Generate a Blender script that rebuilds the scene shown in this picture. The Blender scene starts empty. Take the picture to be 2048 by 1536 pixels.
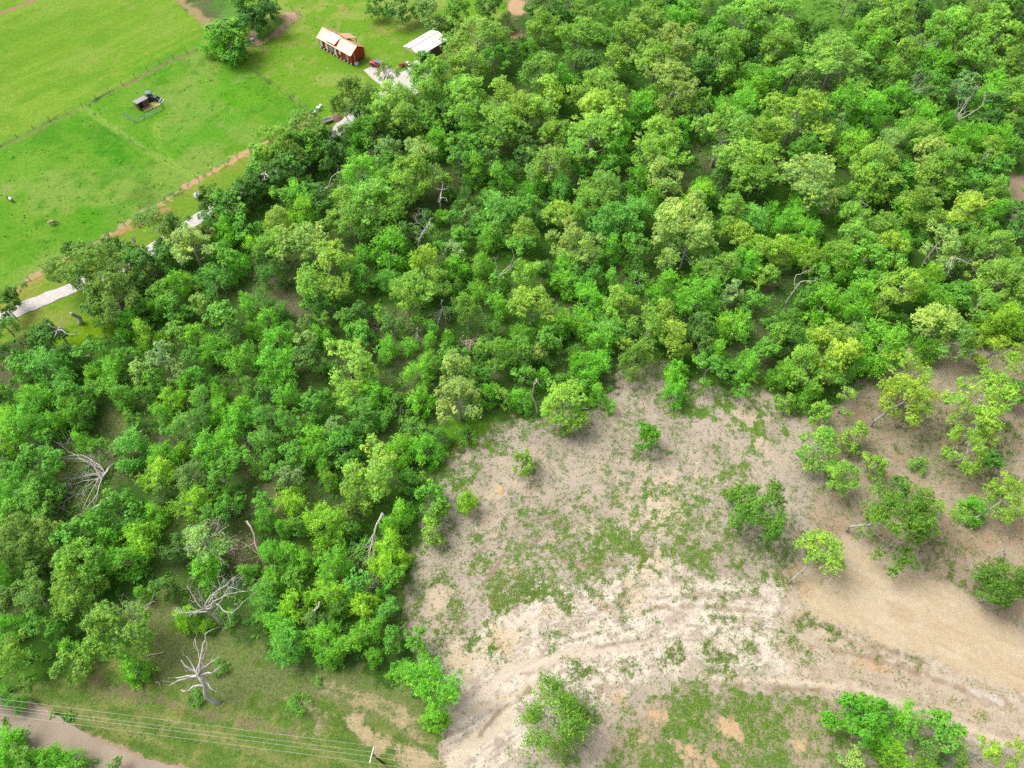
import bpy, bmesh, math, random
import numpy as np
from mathutils import Vector, Matrix

# ------------------------------------------------------------------ camera, sky, sun, exposure
S = bpy.context.scene
CAM_H = 120.0; PITCH = 57.0; HFOV = 70.0
cam = bpy.data.cameras.new('camera'); camo = bpy.data.objects.new('camera', cam)
S.collection.objects.link(camo); S.camera = camo
camo.location = (0, 0, CAM_H); camo.rotation_euler = (math.radians(90 - PITCH), 0, 0)
cam.sensor_fit = 'HORIZONTAL'; cam.angle = math.radians(HFOV)
cam.clip_start = 1.0; cam.clip_end = 6000

SUN_EL = 56.0; SUN_AZ = -64.0      # azimuth from +Y, negative = towards -X (left of the picture)
w = bpy.data.worlds.new('World'); S.world = w; w.use_nodes = True
nt = w.node_tree; nt.nodes.clear()
sky = nt.nodes.new('ShaderNodeTexSky'); sky.sky_type = 'NISHITA'; sky.sun_disc = False
sky.sun_elevation = math.radians(SUN_EL); sky.sun_rotation = math.radians(SUN_AZ)
sky.air_density = 1.0; sky.dust_density = 4.0; sky.ozone_density = 1.0
hs = nt.nodes.new('ShaderNodeHueSaturation'); hs.inputs['Saturation'].default_value = 0.25
bg = nt.nodes.new('ShaderNodeBackground'); bg.inputs[1].default_value = 0.15
wo = nt.nodes.new('ShaderNodeOutputWorld')
nt.links.new(sky.outputs[0], hs.inputs['Color']); nt.links.new(hs.outputs[0], bg.inputs[0]); nt.links.new(bg.outputs[0], wo.inputs[0])

sl = bpy.data.lights.new('sun', 'SUN'); sl.energy = 2.0; sl.angle = math.radians(30); sl.color = (1.0, 0.96, 0.89)
so = bpy.data.objects.new('sun', sl); S.collection.objects.link(so)
_a = math.radians(SUN_AZ); _e = math.radians(SUN_EL)
sd_ = Vector((math.sin(_a) * math.cos(_e), math.cos(_a) * math.cos(_e), math.sin(_e)))
so.rotation_euler = sd_.to_track_quat('Z', 'Y').to_euler(); so.location = (0, 0, 200)
S.view_settings.view_transform = 'Standard'; S.view_settings.look = 'None'
S.view_settings.exposure = 0.95; S.view_settings.gamma = 1.0
S.render.engine = 'CYCLES'
S.cycles.max_bounces = 5; S.cycles.diffuse_bounces = 4; S.cycles.glossy_bounces = 2; S.cycles.transmission_bounces = 3
S.cycles.caustics_reflective = False; S.cycles.caustics_refractive = False
S.cycles.use_denoising = False

# ------------------------------------------------------------------ helpers
F_PX = 1024 / math.tan(math.radians(HFOV) / 2); PR = math.radians(PITCH)
def at(x, y, z=0.0):
    """the point at height z that stands where the photograph shows (x, y)"""
    dx = (x - 1024) / F_PX; dy = -(y - 768) / F_PX
    d = (dx, math.cos(PR) + dy * math.sin(PR), -math.sin(PR) + dy * math.cos(PR))
    t = (z - CAM_H) / d[2]
    return Vector((d[0] * t, d[1] * t, z))
def to_px(p):
    dz = p[2] - CAM_H; dep = p[1] * math.cos(PR) - dz * math.sin(PR)
    up = p[1] * math.sin(PR) + dz * math.cos(PR)
    return (1024 + F_PX * p[0] / dep, 768 - F_PX * up / dep)
def mpp(x, y, z=0.0):
    """metres across one photograph pixel at that point"""
    p = at(x, y, z); return (p.y * math.cos(PR) - (z - CAM_H) * math.sin(PR)) / F_PX
GAIN = 2.28
def lin(c): 
    c = c / 255.0
    return c / 12.92 if c <= 0.04045 else ((c + 0.055) / 1.055) ** 2.4
def A(r, g, b, k=None):
    k = k or GAIN
    return (lin(r) / k, lin(g) / k, lin(b) / k)

def link(o): S.collection.objects.link(o); return o
def tag(o, label=None, cat=None, group=None, kind=None):
    if label: o['label'] = label
    if cat: o['category'] = cat
    if group: o['group'] = group
    if kind: o['kind'] = kind
    return o
def empty(name, loc, rz=0.0):
    o = bpy.data.objects.new(name, None); o.location = loc; o.rotation_euler = (0, 0, rz)
    o.empty_display_size = 0.3; return link(o)

def mesh_np(name, V, Fq, mats, smooth=False, attrs=None, fm=None):
    """V (n,3), Fq (m,4) or (m,3) arrays"""
    V = np.asarray(V, np.float32); Fq = np.asarray(Fq, np.int32)
    m = bpy.data.meshes.new(name); k = Fq.shape[1]
    m.vertices.add(len(V)); m.vertices.foreach_set('co', V.ravel())
    m.loops.add(Fq.size); m.loops.foreach_set('vertex_index', Fq.ravel())
    m.polygons.add(len(Fq)); m.polygons.foreach_set('loop_start', np.arange(len(Fq), dtype=np.int32) * k)
    if smooth: m.polygons.foreach_set('use_smooth', np.ones(len(Fq), bool))
    for a in (mats if isinstance(mats, (list, tuple)) else [mats]): m.materials.append(a)
    if fm is not None: m.polygons.foreach_set('material_index', np.asarray(fm, np.int32))
    for n_, v in (attrs or {}).items():
        v = np.asarray(v, np.float32)
        if v.ndim == 1:
            at_ = m.attributes.new(n_, 'FLOAT', 'POINT'); at_.data.foreach_set('value', v)
        else:
            at_ = m.attributes.new(n_, 'FLOAT_COLOR', 'POINT'); at_.data.foreach_set('color', v.ravel())
    m.update(calc_edges=True); return m

class MB:
    """collects boxes, prisms and tubes into one mesh"""
    def __init__(s): s.v = []; s.f = []; s.m = []
    def add(s, vs, fs, mi=0):
        o = len(s.v); s.v += [tuple(q) for q in vs]; s.f += [tuple(i + o for i in g) for g in fs]; s.m += [mi] * len(fs)
    def box(s, c, d, mi=0, rz=0.0, M=None):
        x, y, z = d[0] / 2, d[1] / 2, d[2] / 2
        R = M or Matrix.Rotation(rz, 3, 'Z'); c = Vector(c)
        vs = [c + R @ Vector(q) for q in ((-x,-y,-z),(x,-y,-z),(x,y,-z),(-x,y,-z),(-x,-y,z),(x,-y,z),(x,y,z),(-x,y,z))]
        s.add(vs, [(0,3,2,1),(4,5,6,7),(0,1,5,4),(1,2,6,5),(2,3,7,6),(3,0,4,7)], mi)
    def slab(s, pts, t, mi=0):
        """closed slab: polygon pts (3-D, planar), thickness t downwards"""
        n = len(pts); a = [Vector(p) for p in pts]; b = [p - Vector((0, 0, t)) for p in a]
        s.add(a + b, [tuple(range(n)), tuple(range(2*n-1, n-1, -1))] + [(i, n+i, n+(i+1)%n, (i+1)%n) for i in range(n)], mi)
    def tube(s, pts, rad, k=6, mi=0, cap=True):
        pts = [Vector(p) for p in pts]; n = len(pts)
        rad = [rad] * n if isinstance(rad, (int, float)) else rad
        o = len(s.v); ref = None
        for i, p in enumerate(pts):
            t = (pts[min(i+1, n-1)] - pts[max(i-1, 0)])
            t = t.normalized() if t.length > 1e-6 else Vector((0, 0, 1))
            if ref is None: ref = t.orthogonal().normalized()
            ref = (ref - t * ref.dot(t)); ref = ref.normalized() if ref.length > 1e-5 else t.orthogonal().normalized()
            b = t.cross(ref)
            for j in range(k):
                a = 2 * math.pi * j / k
                s.v.append(tuple(p + (ref * math.cos(a) + b * math.sin(a)) * rad[i]))
        for i in range(n - 1):
            for j in range(k):
                s.f.append((o+i*k+j, o+i*k+(j+1)%k, o+(i+1)*k+(j+1)%k, o+(i+1)*k+j)); s.m.append(mi)
        if cap:
            s.f.append(tuple(o+j for j in reversed(range(k)))); s.f.append(tuple(o+(n-1)*k+j for j in range(k))); s.m += [mi, mi]
    def build(s, name, mats, parent=None, smooth=False, loc=None, bevel=0.0):
        m = bpy.data.meshes.new(name); m.from_pydata(s.v, [], s.f)
        for a in (mats if isinstance(mats, (list, tuple)) else [mats]): m.materials.append(a)
        m.polygons.foreach_set('material_index', s.m)
        if smooth: m.polygons.foreach_set('use_smooth', [True] * len(s.f))
        m.update()
        o = link(bpy.data.objects.new(name, m))
        if bevel:
            bv = o.modifiers.new('bevel', 'BEVEL'); bv.width = bevel; bv.segments = 2
        if parent: o.parent = parent
        if loc: o.location = loc
        return o

def smooth01(t): t = np.clip(t, 0, 1); return t * t * (3 - 2 * t)
def vnoise(x, y, seed=0):
    xi = np.floor(x).astype(np.int64); yi = np.floor(y).astype(np.int64); fx = x - xi; fy = y - yi
    fx = fx*fx*(3-2*fx); fy = fy*fy*(3-2*fy)
    def h(a, b):
        n = (a * 374761393 + b * 668265263 + seed * 974634777) & 0xffffffff
        n = ((n ^ (n >> 13)) * 1274126177) & 0xffffffff
        return ((n ^ (n >> 16)) & 0xffff) / 65535.0
    return (h(xi,yi)*(1-fx)+h(xi+1,yi)*fx)*(1-fy) + (h(xi,yi+1)*(1-fx)+h(xi+1,yi+1)*fx)*fy
def fbm(x, y, seed=0, o=4):
    r = 0; a = 0.5; t = 0
    for i in range(o): r = r + a * vnoise(x, y, seed + i * 17); t += a; x = x * 2.03 + 11.3; y = y * 2.03 - 7.7; a *= 0.5
    return r / t

# ------------------------------------------------------------------ materials
def mat(name, col, rough=0.8, metal=0.0, var=0.0, vscale=3.0, bump=0.0, bscale=20.0, spec=0.3, stretch=None):
    m = bpy.data.materials.new(name); m.use_nodes = True; n = m.node_tree.nodes; L = m.node_tree.links
    b = n['Principled BSDF']; b.inputs['Roughness'].default_value = rough; b.inputs['Metallic'].default_value = metal
    b.inputs['Specular IOR Level'].default_value = spec; b.inputs['Base Color'].default_value = (*col, 1)
    tc = n.new('ShaderNodeTexCoord'); src = tc.outputs['Object']
    if stretch:
        mp = n.new('ShaderNodeMapping'); mp.inputs['Scale'].default_value = stretch; L.new(src, mp.inputs[0]); src = mp.outputs[0]
    if var:
        t = n.new('ShaderNodeTexNoise'); t.inputs['Scale'].default_value = vscale; t.inputs['Detail'].default_value = 6
        r = n.new('ShaderNodeMapRange'); r.inputs[1].default_value = 0.3; r.inputs[2].default_value = 0.7
        r.inputs[3].default_value = 1 - var; r.inputs[4].default_value = 1 + var
        v = n.new('ShaderNodeVectorMath'); v.operation = 'SCALE'; v.inputs[0].default_value = col
        L.new(src, t.inputs['Vector']); L.new(t.outputs[0], r.inputs[0]); L.new(r.outputs[0], v.inputs['Scale']); L.new(v.outputs[0], b.inputs['Base Color'])
    if bump:
        t2 = n.new('ShaderNodeTexNoise'); t2.inputs['Scale'].default_value = bscale; t2.inputs['Detail'].default_value = 5
        bm = n.new('ShaderNodeBump'); bm.inputs['Strength'].default_value = bump; bm.inputs['Distance'].default_value = 0.05
        L.new(src, t2.inputs['Vector']); L.new(t2.outputs[0], bm.inputs['Height']); L.new(bm.outputs[0], b.inputs['Normal'])
    return m

def leaf_mat(name, objcol=True, col=(0.1, 0.2, 0.03), tip=(2.1, 1.75, 1.9), low=(0.6, 0.66, 0.62), trans=0.38):
    """leaf colour comes from the object's own colour, each leaf a little older or younger ('tone')"""
    m = bpy.data.materials.new(name); m.use_nodes = True; n = m.node_tree.nodes; L = m.node_tree.links
    b = n['Principled BSDF']; b.inputs['Roughness'].default_value = 0.55; b.inputs['Specular IOR Level'].default_value = 0.25
    if objcol: oi = n.new('ShaderNodeObjectInfo'); c = oi.outputs['Color']
    else:
        rgb = n.new('ShaderNodeRGB'); rgb.outputs[0].default_value = (*col, 1); c = rgb.outputs[0]
    at_ = n.new('ShaderNodeAttribute'); at_.attribute_name = 'tone'
    ramp = n.new('ShaderNodeValToRGB'); e = ramp.color_ramp.elements
    e[0].color = (*low, 1); e[0].position = 0.0; e[1].color = (*tip, 1); e[1].position = 1.0
    mid = e.new(0.5); mid.color = (1, 1, 1, 1)
    mx = n.new('ShaderNodeMix'); mx.data_type = 'RGBA'; mx.blend_type = 'MULTIPLY'; mx.inputs[0].default_value = 1.0
    tcn = n.new('ShaderNodeTexCoord'); nz = n.new('ShaderNodeTexNoise'); nz.inputs['Scale'].default_value = 0.55; nz.inputs['Detail'].default_value = 3; L.new(tcn.outputs['Object'], nz.inputs['Vector'])
    r2 = n.new('ShaderNodeValToRGB'); r2.color_ramp.elements[0].position = 0.35; r2.color_ramp.elements[0].color = (0.80, 0.92, 1.05, 1); r2.color_ramp.elements[1].position = 0.65; r2.color_ramp.elements[1].color = (1.20, 1.06, 0.95, 1); L.new(nz.outputs[0], r2.inputs[0])
    mv = n.new('ShaderNodeMix'); mv.data_type = 'RGBA'; mv.blend_type = 'MULTIPLY'; mv.inputs[0].default_value = 1.0; L.new(c, mv.inputs[6]); L.new(r2.outputs[0], mv.inputs[7]); c = mv.outputs[2]
    L.new(at_.outputs['Fac'], ramp.inputs[0]); L.new(c, mx.inputs[6]); L.new(ramp.outputs[0], mx.inputs[7])
    L.new(mx.outputs[2], b.inputs['Base Color'])
    tr = n.new('ShaderNodeBsdfTranslucent'); L.new(mx.outputs[2], tr.inputs[0])
    ms = n.new('ShaderNodeMixShader'); ms.inputs[0].default_value = trans
    L.new(b.outputs[0], ms.inputs[1]); L.new(tr.outputs[0], ms.inputs[2]); L.new(ms.outputs[0], n['Material Output'].inputs[0])
    return m

M_LEAF = leaf_mat('living_leaves')
M_BARK = mat('grey_bark', (0.25, 0.23, 0.205), 0.9, var=0.3, vscale=4, bump=0.5, bscale=12)
M_DEAD = mat('weathered_dead_wood', (0.36, 0.33, 0.305), 0.9, var=0.28, vscale=3, bump=0.5, bscale=14)
M_TAN = mat('barkless_tan_wood', (0.33, 0.265, 0.205), 0.9, var=0.3, vscale=3, bump=0.5, bscale=14)
M_RED = mat('red_siding', (0.27, 0.034, 0.014), 0.7, var=0.12, vscale=2, stretch=(1, 1, 14))
M_ROOF = mat('copper_tan_roof_panels', (0.52, 0.285, 0.18), 0.42, metal=0.3, var=0.05, vscale=1.5)
M_WHITE = mat('white_trim', (0.62, 0.62, 0.62), 0.5)
M_WHITEROOF = mat('white_roof_sheets', (0.58, 0.53, 0.49), 0.6, var=0.04, vscale=0.6)
M_BEIGE = mat('beige_sheet_siding', (0.5, 0.42, 0.32), 0.7)
M_BLACK = mat('black_trim', (0.02, 0.02, 0.022), 0.5)
M_GLASS = mat('dark_window_glass', (0.04, 0.05, 0.06), 0.12, spec=0.6)
M_CURT = mat('pale_curtain', (0.62, 0.64, 0.62), 0.8)
M_BLOCK = mat('concrete_block', (0.42, 0.38, 0.31), 0.9, var=0.1)
M_BROWN = mat('brown_boards', (0.10, 0.068, 0.055), 0.85, var=0.2, stretch=(6, 6, 0.6))
M_GREYROOF = mat('grey_tin_sheet', (0.19, 0.175, 0.18), 0.6, var=0.1, vscale=1)
M_NAVY = mat('dark_blue_paint', (0.018, 0.03, 0.075), 0.35, spec=0.5)
M_TYRE = mat('black_rubber', (0.02, 0.02, 0.02), 0.85)
M_CARRED = mat('glossy_red_paint', (0.36, 0.010, 0.022), 0.25, spec=0.6)
M_CARGREY = mat('grey_hardtop', (0.10, 0.125, 0.15), 0.5)
M_STEEL = mat('galvanised_steel', (0.45, 0.47, 0.47), 0.4, metal=0.6)
M_POST = mat('dark_fence_post', (0.07, 0.05, 0.04), 0.85)
M_WIRE = mat('pale_cable', (0.42, 0.44, 0.40), 0.5)
M_FWIRE = mat('dull_fence_wire', (0.16, 0.17, 0.15), 0.7)
M_POLE = mat('dark_treated_pole', (0.045, 0.03, 0.025), 0.9, var=0.2)
M_ARM = mat('bleached_crossarm', (0.62, 0.58, 0.50), 0.85)
M_HAYWRAP = mat('pale_bale_wrap', (0.42, 0.43, 0.42), 0.8, var=0.06, vscale=3)
M_HAY = mat('brown_hay', (0.085, 0.062, 0.045), 0.95, var=0.35, vscale=9, bump=0.6, bscale=30)
M_DIRT = mat('brown_soil', (0.15, 0.09, 0.062), 0.95, var=0.3, vscale=3, bump=0.8, bscale=8)
M_SANDPILE = mat('orange_sand', (0.36, 0.23, 0.10), 0.95, var=0.2, vscale=3, bump=0.6, bscale=8)
M_NET = mat('green_wire_netting', (0.12, 0.24, 0.18), 0.6)
# ------------------------------------------------------------------ the ground
def axis(segs):
    out = []
    for a, b, st in segs: out.append(np.arange(a, b, st))
    out.append([segs[-1][1]]); return np.concatenate(out)
gx = axis([(-2000,-400,200),(-400,-230,17),(-230,-110,1.0),(-110,-80,0.5),(-80,100,0.26),(100,230,1.0),(230,400,17),(400,2000,200)])
gy = axis([(-1500,-100,200),(-100,-20,8),(-20,2,1.0),(2,95,0.26),(95,160,0.55),(160,300,0.8),(300,420,12),(420,3000,200)])
GX, GY = np.meshgrid(gx, gy); X = GX.ravel(); Y = GY.ravel(); NV = len(X)
def PP(pts): return np.array([[at(a, b).x, at(a, b).y] for a, b in pts])
def ell(x, y, rx, ry, rot=0, n=18):
    c, s = math.cos(math.radians(rot)), math.sin(math.radians(rot))
    return [(x + rx*math.cos(t)*c - ry*math.sin(t)*s, y + rx*math.cos(t)*s + ry*math.sin(t)*c) for t in [2*math.pi*i/n for i in range(n)]]
def seg_dist(x, y, poly, closed=True):
    d = np.full(len(x), 1e9); n = len(poly)
    for i in range(n if closed else n - 1):
        ax, ay = poly[i]; bx, by = poly[(i+1) % n]; ux, uy = bx-ax, by-ay
        t = np.clip(((x-ax)*ux + (y-ay)*uy) / max(ux*ux+uy*uy, 1e-9), 0, 1)
        d = np.minimum(d, (x-ax-t*ux)**2 + (y-ay-t*uy)**2)
    return np.sqrt(d)
def inside(x, y, poly):
    c = np.zeros(len(x), bool); n = len(poly)
    for i in range(n):
        ax, ay = poly[i]; bx, by = poly[(i+1) % n]
        if ay == by: continue
        c ^= ((ay > y) != (by > y)) & (x < (bx-ax)*(y-ay)/(by-ay)+ax)
    return c
WARP = fbm(X*0.35, Y*0.35, 5, 5) - 0.5
WARP2 = fbm(X*1.3, Y*1.3, 9, 4) - 0.5
def poly_mask(pts, soft=1.0, warp=4.0, world=False):
    P = np.array(pts) if world else PP(pts)
    pad = soft + warp
    b = (X > P[:,0].min()-pad) & (X < P[:,0].max()+pad) & (Y > P[:,1].min()-pad) & (Y < P[:,1].max()+pad)
    ix = np.nonzero(b)[0]; m = np.zeros(NV); 
    if not len(ix): return m
    x, y = X[ix], Y[ix]; d = seg_dist(x, y, P); d = np.where(inside(x, y, P), d, -d)
    m[ix] = smooth01((d + warp*(WARP[ix]*1.4 + WARP2[ix]*0.6)*1.5) / (2*soft) + 0.5); return m
def line_mask(pts, width, soft=0.3, warp=0.4):
    P = PP(pts); pad = width + soft + warp
    b = (X > P[:,0].min()-pad) & (X < P[:,0].max()+pad) & (Y > P[:,1].min()-pad) & (Y < P[:,1].max()+pad)
    ix = np.nonzero(b)[0]; m = np.zeros(NV)
    if not len(ix): return m
    d = seg_dist(X[ix], Y[ix], P, False)
    m[ix] = smooth01((width/2 - d + warp*(WARP[ix] + WARP2[ix])*1.5) / (2*soft) + 0.5); return m
def srgb(c, k=None): return np.array(A(*c, k))
cov = np.full(NV, 0.85); gc = np.tile(srgb((66,108,32)), (NV,1)); sc = np.tile(srgb((132,118,98)), (NV,1))
def lay(m, cv=None, g=None, s=None, a=1.0):
    m = m * a
    if cv is not None: cov[:] = cov*(1-m) + cv*m
    if g is not None: gc[:] = gc*(1-m)[:,None] + srgb(g)*m[:,None]
    if s is not None: sc[:] = sc*(1-m)[:,None] + srgb(s)*m[:,None]
nA = fbm(X*0.06, Y*0.06, 21, 5); nB = fbm(X*0.16, Y*0.16, 33, 5); nC = fbm(X*0.5, Y*0.5, 41, 4)
cov += (nA-0.5)*0.7
lay(smooth01((nB-0.5)*6), None, (84,130,38)); lay(smooth01((nC-0.55)*6), None, None, (155,140,118))
# fields
fence_far = [(-600,580),(0,292),(100,242),(165,213),(245,170),(320,128),(400,97)]
HAY = fence_far + [(422,60),(345,-5),(200,-250),(-1800,-250),(-1800,1000)]
dirt_line = [(-500,860),(0,592),(60,560),(120,522),(185,490),(250,452),(300,418),(370,375),(400,355),(450,328),(500,300),(545,275),(600,248)]
yard_fence = [(505,140),(530,158),(560,182),(600,212),(622,224)]
PAST = fence_far + [(440,122)] + yard_fence + [(600,248)] + dirt_line[::-1][1:]
YARD = [(400,97),(425,60),(470,-40),(700,-60),(1060,-60),(1010,30),(905,140),(860,180),(760,190),(700,262),(655,282),(600,250),(622,224),(560,182),(505,140),(440,122)]
VERGE = dirt_line + [(622,224),(690,240),(690,262),(600,335),(560,362),(420,470),(300,540),(215,610),(180,668),(90,660),(0,690),(-400,900)]
hay = poly_mask(HAY, 0.6, 1.0); past = poly_mask(PAST, 0.8, 1.5); yard = poly_mask(YARD, 1.5, 3.0); verge = poly_mask(VERGE, 1.0, 3.0)
th = math.atan2(at(165,213).y-at(400,97).y, at(165,213).x-at(400,97).x)
U = X*math.cos(th)+Y*math.sin(th); V = -X*math.sin(th)+Y*math.cos(th)
lay(hay, 1.25, (126,171,44), (170,150,100))
st = fbm(U*0.035, V*0.75, 51, 4); lay(hay*smooth01((st-0.42)*5), None, (140,180,56), a=0.85); lay(hay*smooth01((nA-0.5)*5), None, (144,176,68), a=0.6)
lay(hay*smooth01((fbm(U*0.12, V*0.25, 57, 5)-0.52)*7), None, (110,162,38), a=0.6); lay(hay*smooth01((nC-0.66)*9), None, (165,175,85), a=0.4)
lay(past, 1.25, (106,166,38), (170,150,100))
lay(past*smooth01((nB-0.48)*6), None, (124,172,52), a=0.8); lay(past*smooth01((nA-0.55)*8), None, (146,176,78), a=0.7); lay(past*smooth01((0.42-nA)*8), None, (80,150,26), a=0.7)
lay(past*smooth01((nC-0.62)*8), None, (76,142,30), a=0.6)
lay(yard, 1.15, (122,172,42), (200,160,110)); lay(yard*smooth01((nB-0.5)*7), None, (158,182,82), a=0.8); lay(yard*smooth01((nC-0.6)*8), None, (172,176,98), a=0.5)
lay(verge, 1.08, (128,166,50), (205,165,105)); lay(verge*smooth01((nB-0.5)*6), None, (160,170,75), a=0.8); lay(verge*smooth01((nC-0.58)*7), 0.85, None, (206,160,98))
for e, c in [((205,275,55,16,35),(55,140,12)),((240,320,60,22,50),(60,148,12)),((160,355,40,14,10),(80,150,24)),((330,120,60,14,-32),(70,160,14)),((190,215,60,9,-28),(80,170,14)),((290,395,40,14,0),(92,120,42)),
             ((60,330,60,22,-20),(120,176,50)),((400,260,90,30,-20),(96,170,34)),((590,235,55,20,-15),(60,160,16)),((200,430,60,26,0),(80,160,14)),((455,190,60,30,0),(100,178,18)),((110,440,16,6,0),(70,140,20))]:
    lay(poly_mask(ell(*e), 3.0, 7.0), None, c, a=0.5)
for e in [(480,160,16,9,0),(340,60,0,0,0),(212,218,8,4,0),(410,335,14,5,-25),(262,12,10,4,0),(272,292,9,3,0),(15,378,12,4,0),(385,132,9,8,0),(438,246,4,2,0),(8,120,5,2,0)]:
    if e[2]: lay(poly_mask(ell(*e), 1.5, 4.0), 0.55, None, (205,188,150), a=0.7)
for e in [(612,82,22,12,-25),(568,88,18,8,0),(689,25,16,10,0),(868,92,40,12,-12),(755,55,26,14,0),(795,62,20,8,0),(640,10,34,8,0),(700,110,14,6,0),(735,112,10,6,0)]:
    lay(poly_mask(ell(*e), 2.0, 4.5), 0.6, None, (212,170,118), a=0.7)
# fence lines and worn tracks through grass
lay(line_mask([(p[0]+2, p[1]+3) for p in fence_far], 1.3, 0.5, 1.4), 0.8, (142,156,84), (176,150,112), a=0.8)
lay(line_mask([(250,172),(300,145),(345,118),(400,98)], 0.8, 0.4, 1.2), 0.45, None, (156,134,106), a=0.7)
lay(line_mask([(165,215),(220,252),(262,283),(300,306),(345,330),(400,360)], 1.6, 0.5, 1.0), None, (150,190,70), a=0.8)
lay(line_mask([(175,235),(225,268),(290,300)], 1.0, 0.5, 1.0), None, (60,140,20), a=0.6)
for k in (0, 8): lay(line_mask([(316+k,236),(308+k,258),(312+k,290),(335+k,318),(375+k,350)], 0.5, 0.25, 0.4), None, (150,190,70), a=0.7)
lay(line_mask(dirt_line, 1.4, 0.6, 2.4), 0.45, None, (214,190,146), a=0.85)
lay(line_mask(dirt_line[7:], 1.1, 0.4, 1.8), 0.3, None, (222,182,136), a=0.85)
lay(line_mask([(10,598),(90,552),(150,518)], 1.0, 0.4, 1.5), 0.3, None, (205,152,100), a=0.7)
lay(line_mask([(240,468),(285,445),(330,422)], 1.8, 0.5, 1.5), 0.3, None, (205,158,106), a=0.7)
lay(line_mask([(470,340),(500,318),(540,296)], 0.5, 0.3, 1.0), 0.3, None, (205,150,100), a=0.7)
lay(line_mask([(-40,45),(0,28),(78,-4),(140,-40)], 1.8, 0.4, 1.0), 0.2, None, (188,150,118))
lay(line_mask([(340,-20),(372,12),(400,34),(425,58)], 3.0, 0.6, 1.5), 0.35, None, (186,168,118), a=0.9)
lay(poly_mask([(430,-20),(480,-20),(500,30),(470,60),(430,30)], 1.5, 3), 1.0, (96,150,60), a=0.8)
# dog pen behind the dark trees: worn sandy ring
lay(poly_mask([(498,70),(500,92),(524,92),(560,66),(600,35),(596,25),(570,22),(555,33),(572,40),(545,66),(524,84),(512,78),(520,55),(508,52)], 0.4, 0.8), 0.04, None, (208,180,148))
lay(poly_mask([(525,58),(515,76),(525,84),(545,66),(572,42),(555,34)], 0.8, 1), 1.0, (100,140,55), a=0.7)
# verge glade, driveway edges
lay(poly_mask([(120,655),(230,625),(240,660),(180,690),(110,700)], 1, 2), 1.2, (128,170,12))
# gaps between the trees
for e in [((1190,185,10,16,0)),((1245,195,18,14,0)),((1280,395,8,30,10)),((1440,60,20,20,0)),((1640,400,12,24,-30)),((1360,395,14,40,15)),((1440,285,20,50,15)),((1470,160,20,12,0)),((700,335,60,14,-38)),((560,600,28,60,-30)),((1250,520,45,18,0)),((1665,600,30,20,-35)),((1560,540,15,20,0)),
          ((860,660,14,24,0)),((970,640,14,30,0)),((1160,620,40,14,0)),((880,520,40,30,0)),((820,640,60,12,0)),((650,620,20,20,0)),((300,560,34,12,-35)),((240,850,50,22,0)),((190,940,70,40,0)),((820,730,30,40,0)),((1000,750,40,10,0)),((1500,300,10,10,0)),((1345,1000,1,1,0)),((1415,240,10,30,0)),((560,1015,14,14,0)),((490,1090,30,40,0)),((850,735,14,14,0)),((1640,90,34,12,20)),((2030,385,26,22,0)),((2035,370,20,20,0)),((1040,10,22,14,0)),((1030,70,10,8,0))]:
    lay(poly_mask(ell(*e), 2.5, 6.0), 0.55, None, (152,140,114), a=0.8)
lay(poly_mask([(1590,-20),(1720,-20),(1740,60),(1690,80),(1640,100),(1600,60)], 1.5, 4), 0.95, (110,160,55), (205,170,130))
lay(poly_mask(ell(1035,12,20,16), 1, 1.5), 0.05, None, (224,186,146)); lay(poly_mask(ell(1030,72,14,8), 1, 1.5), 0.05, None, (214,160,120))
lay(poly_mask([(1985,360),(2100,350),(2100,440),(2010,440)], 1.5, 3), 0.2, None, (190,168,140))
for e in [(175,960,70,50,0),(240,850,60,24,0),(570,690,20,20,0),(275,900,20,20,0)]: lay(poly_mask(ell(*e), 2, 4), 0.75, (92,132,40), (170,150,120), a=0.7)
# ---- the cleared lot
CLEAR = [(880,1560),(905,1420),(840,1300),(800,1200),(822,1110),(850,1050),(880,940),(920,885),(1000,845),(1085,835),(1190,820),(1225,780),(1240,740),(1330,722),(1400,775),(1530,785),(1590,830),(1660,830),(1720,770),(1810,700),(1960,680),(2060,690),(2400,800),(2500,1600),(1500,1900),(900,1800)]
clear = poly_mask(CLEAR, 1.0, 3.0)
lay(clear, 0.38, (116,146,66), (212,196,177))
lay(clear*smooth01((nB-0.46)*6), 0.5, (98,142,46), (198,182,164), a=0.9)
lay(clear*smooth01((nC-0.6)*8), 0.1, None, (220,200,176), a=0.6)
R1 = [(1650,830),(1720,770),(1810,700),(1960,680),(2400,760),(2500,1250),(2048,1270),(1900,1180),(1780,1110),(1700,1080),(1620,1060),(1640,960)]
lay(poly_mask(R1, 2, 4), 0.3, (118,138,62), (202,183,158)); lay(poly_mask(R1, 2, 4)*smooth01((nB-0.5)*7), 0.5, (104,130,54), (182,164,142), a=0.8)
lay(poly_mask(R1, 2, 4)*smooth01((nC-0.6)*8), 0.08, None, (196,166,134), a=0.7)
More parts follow.
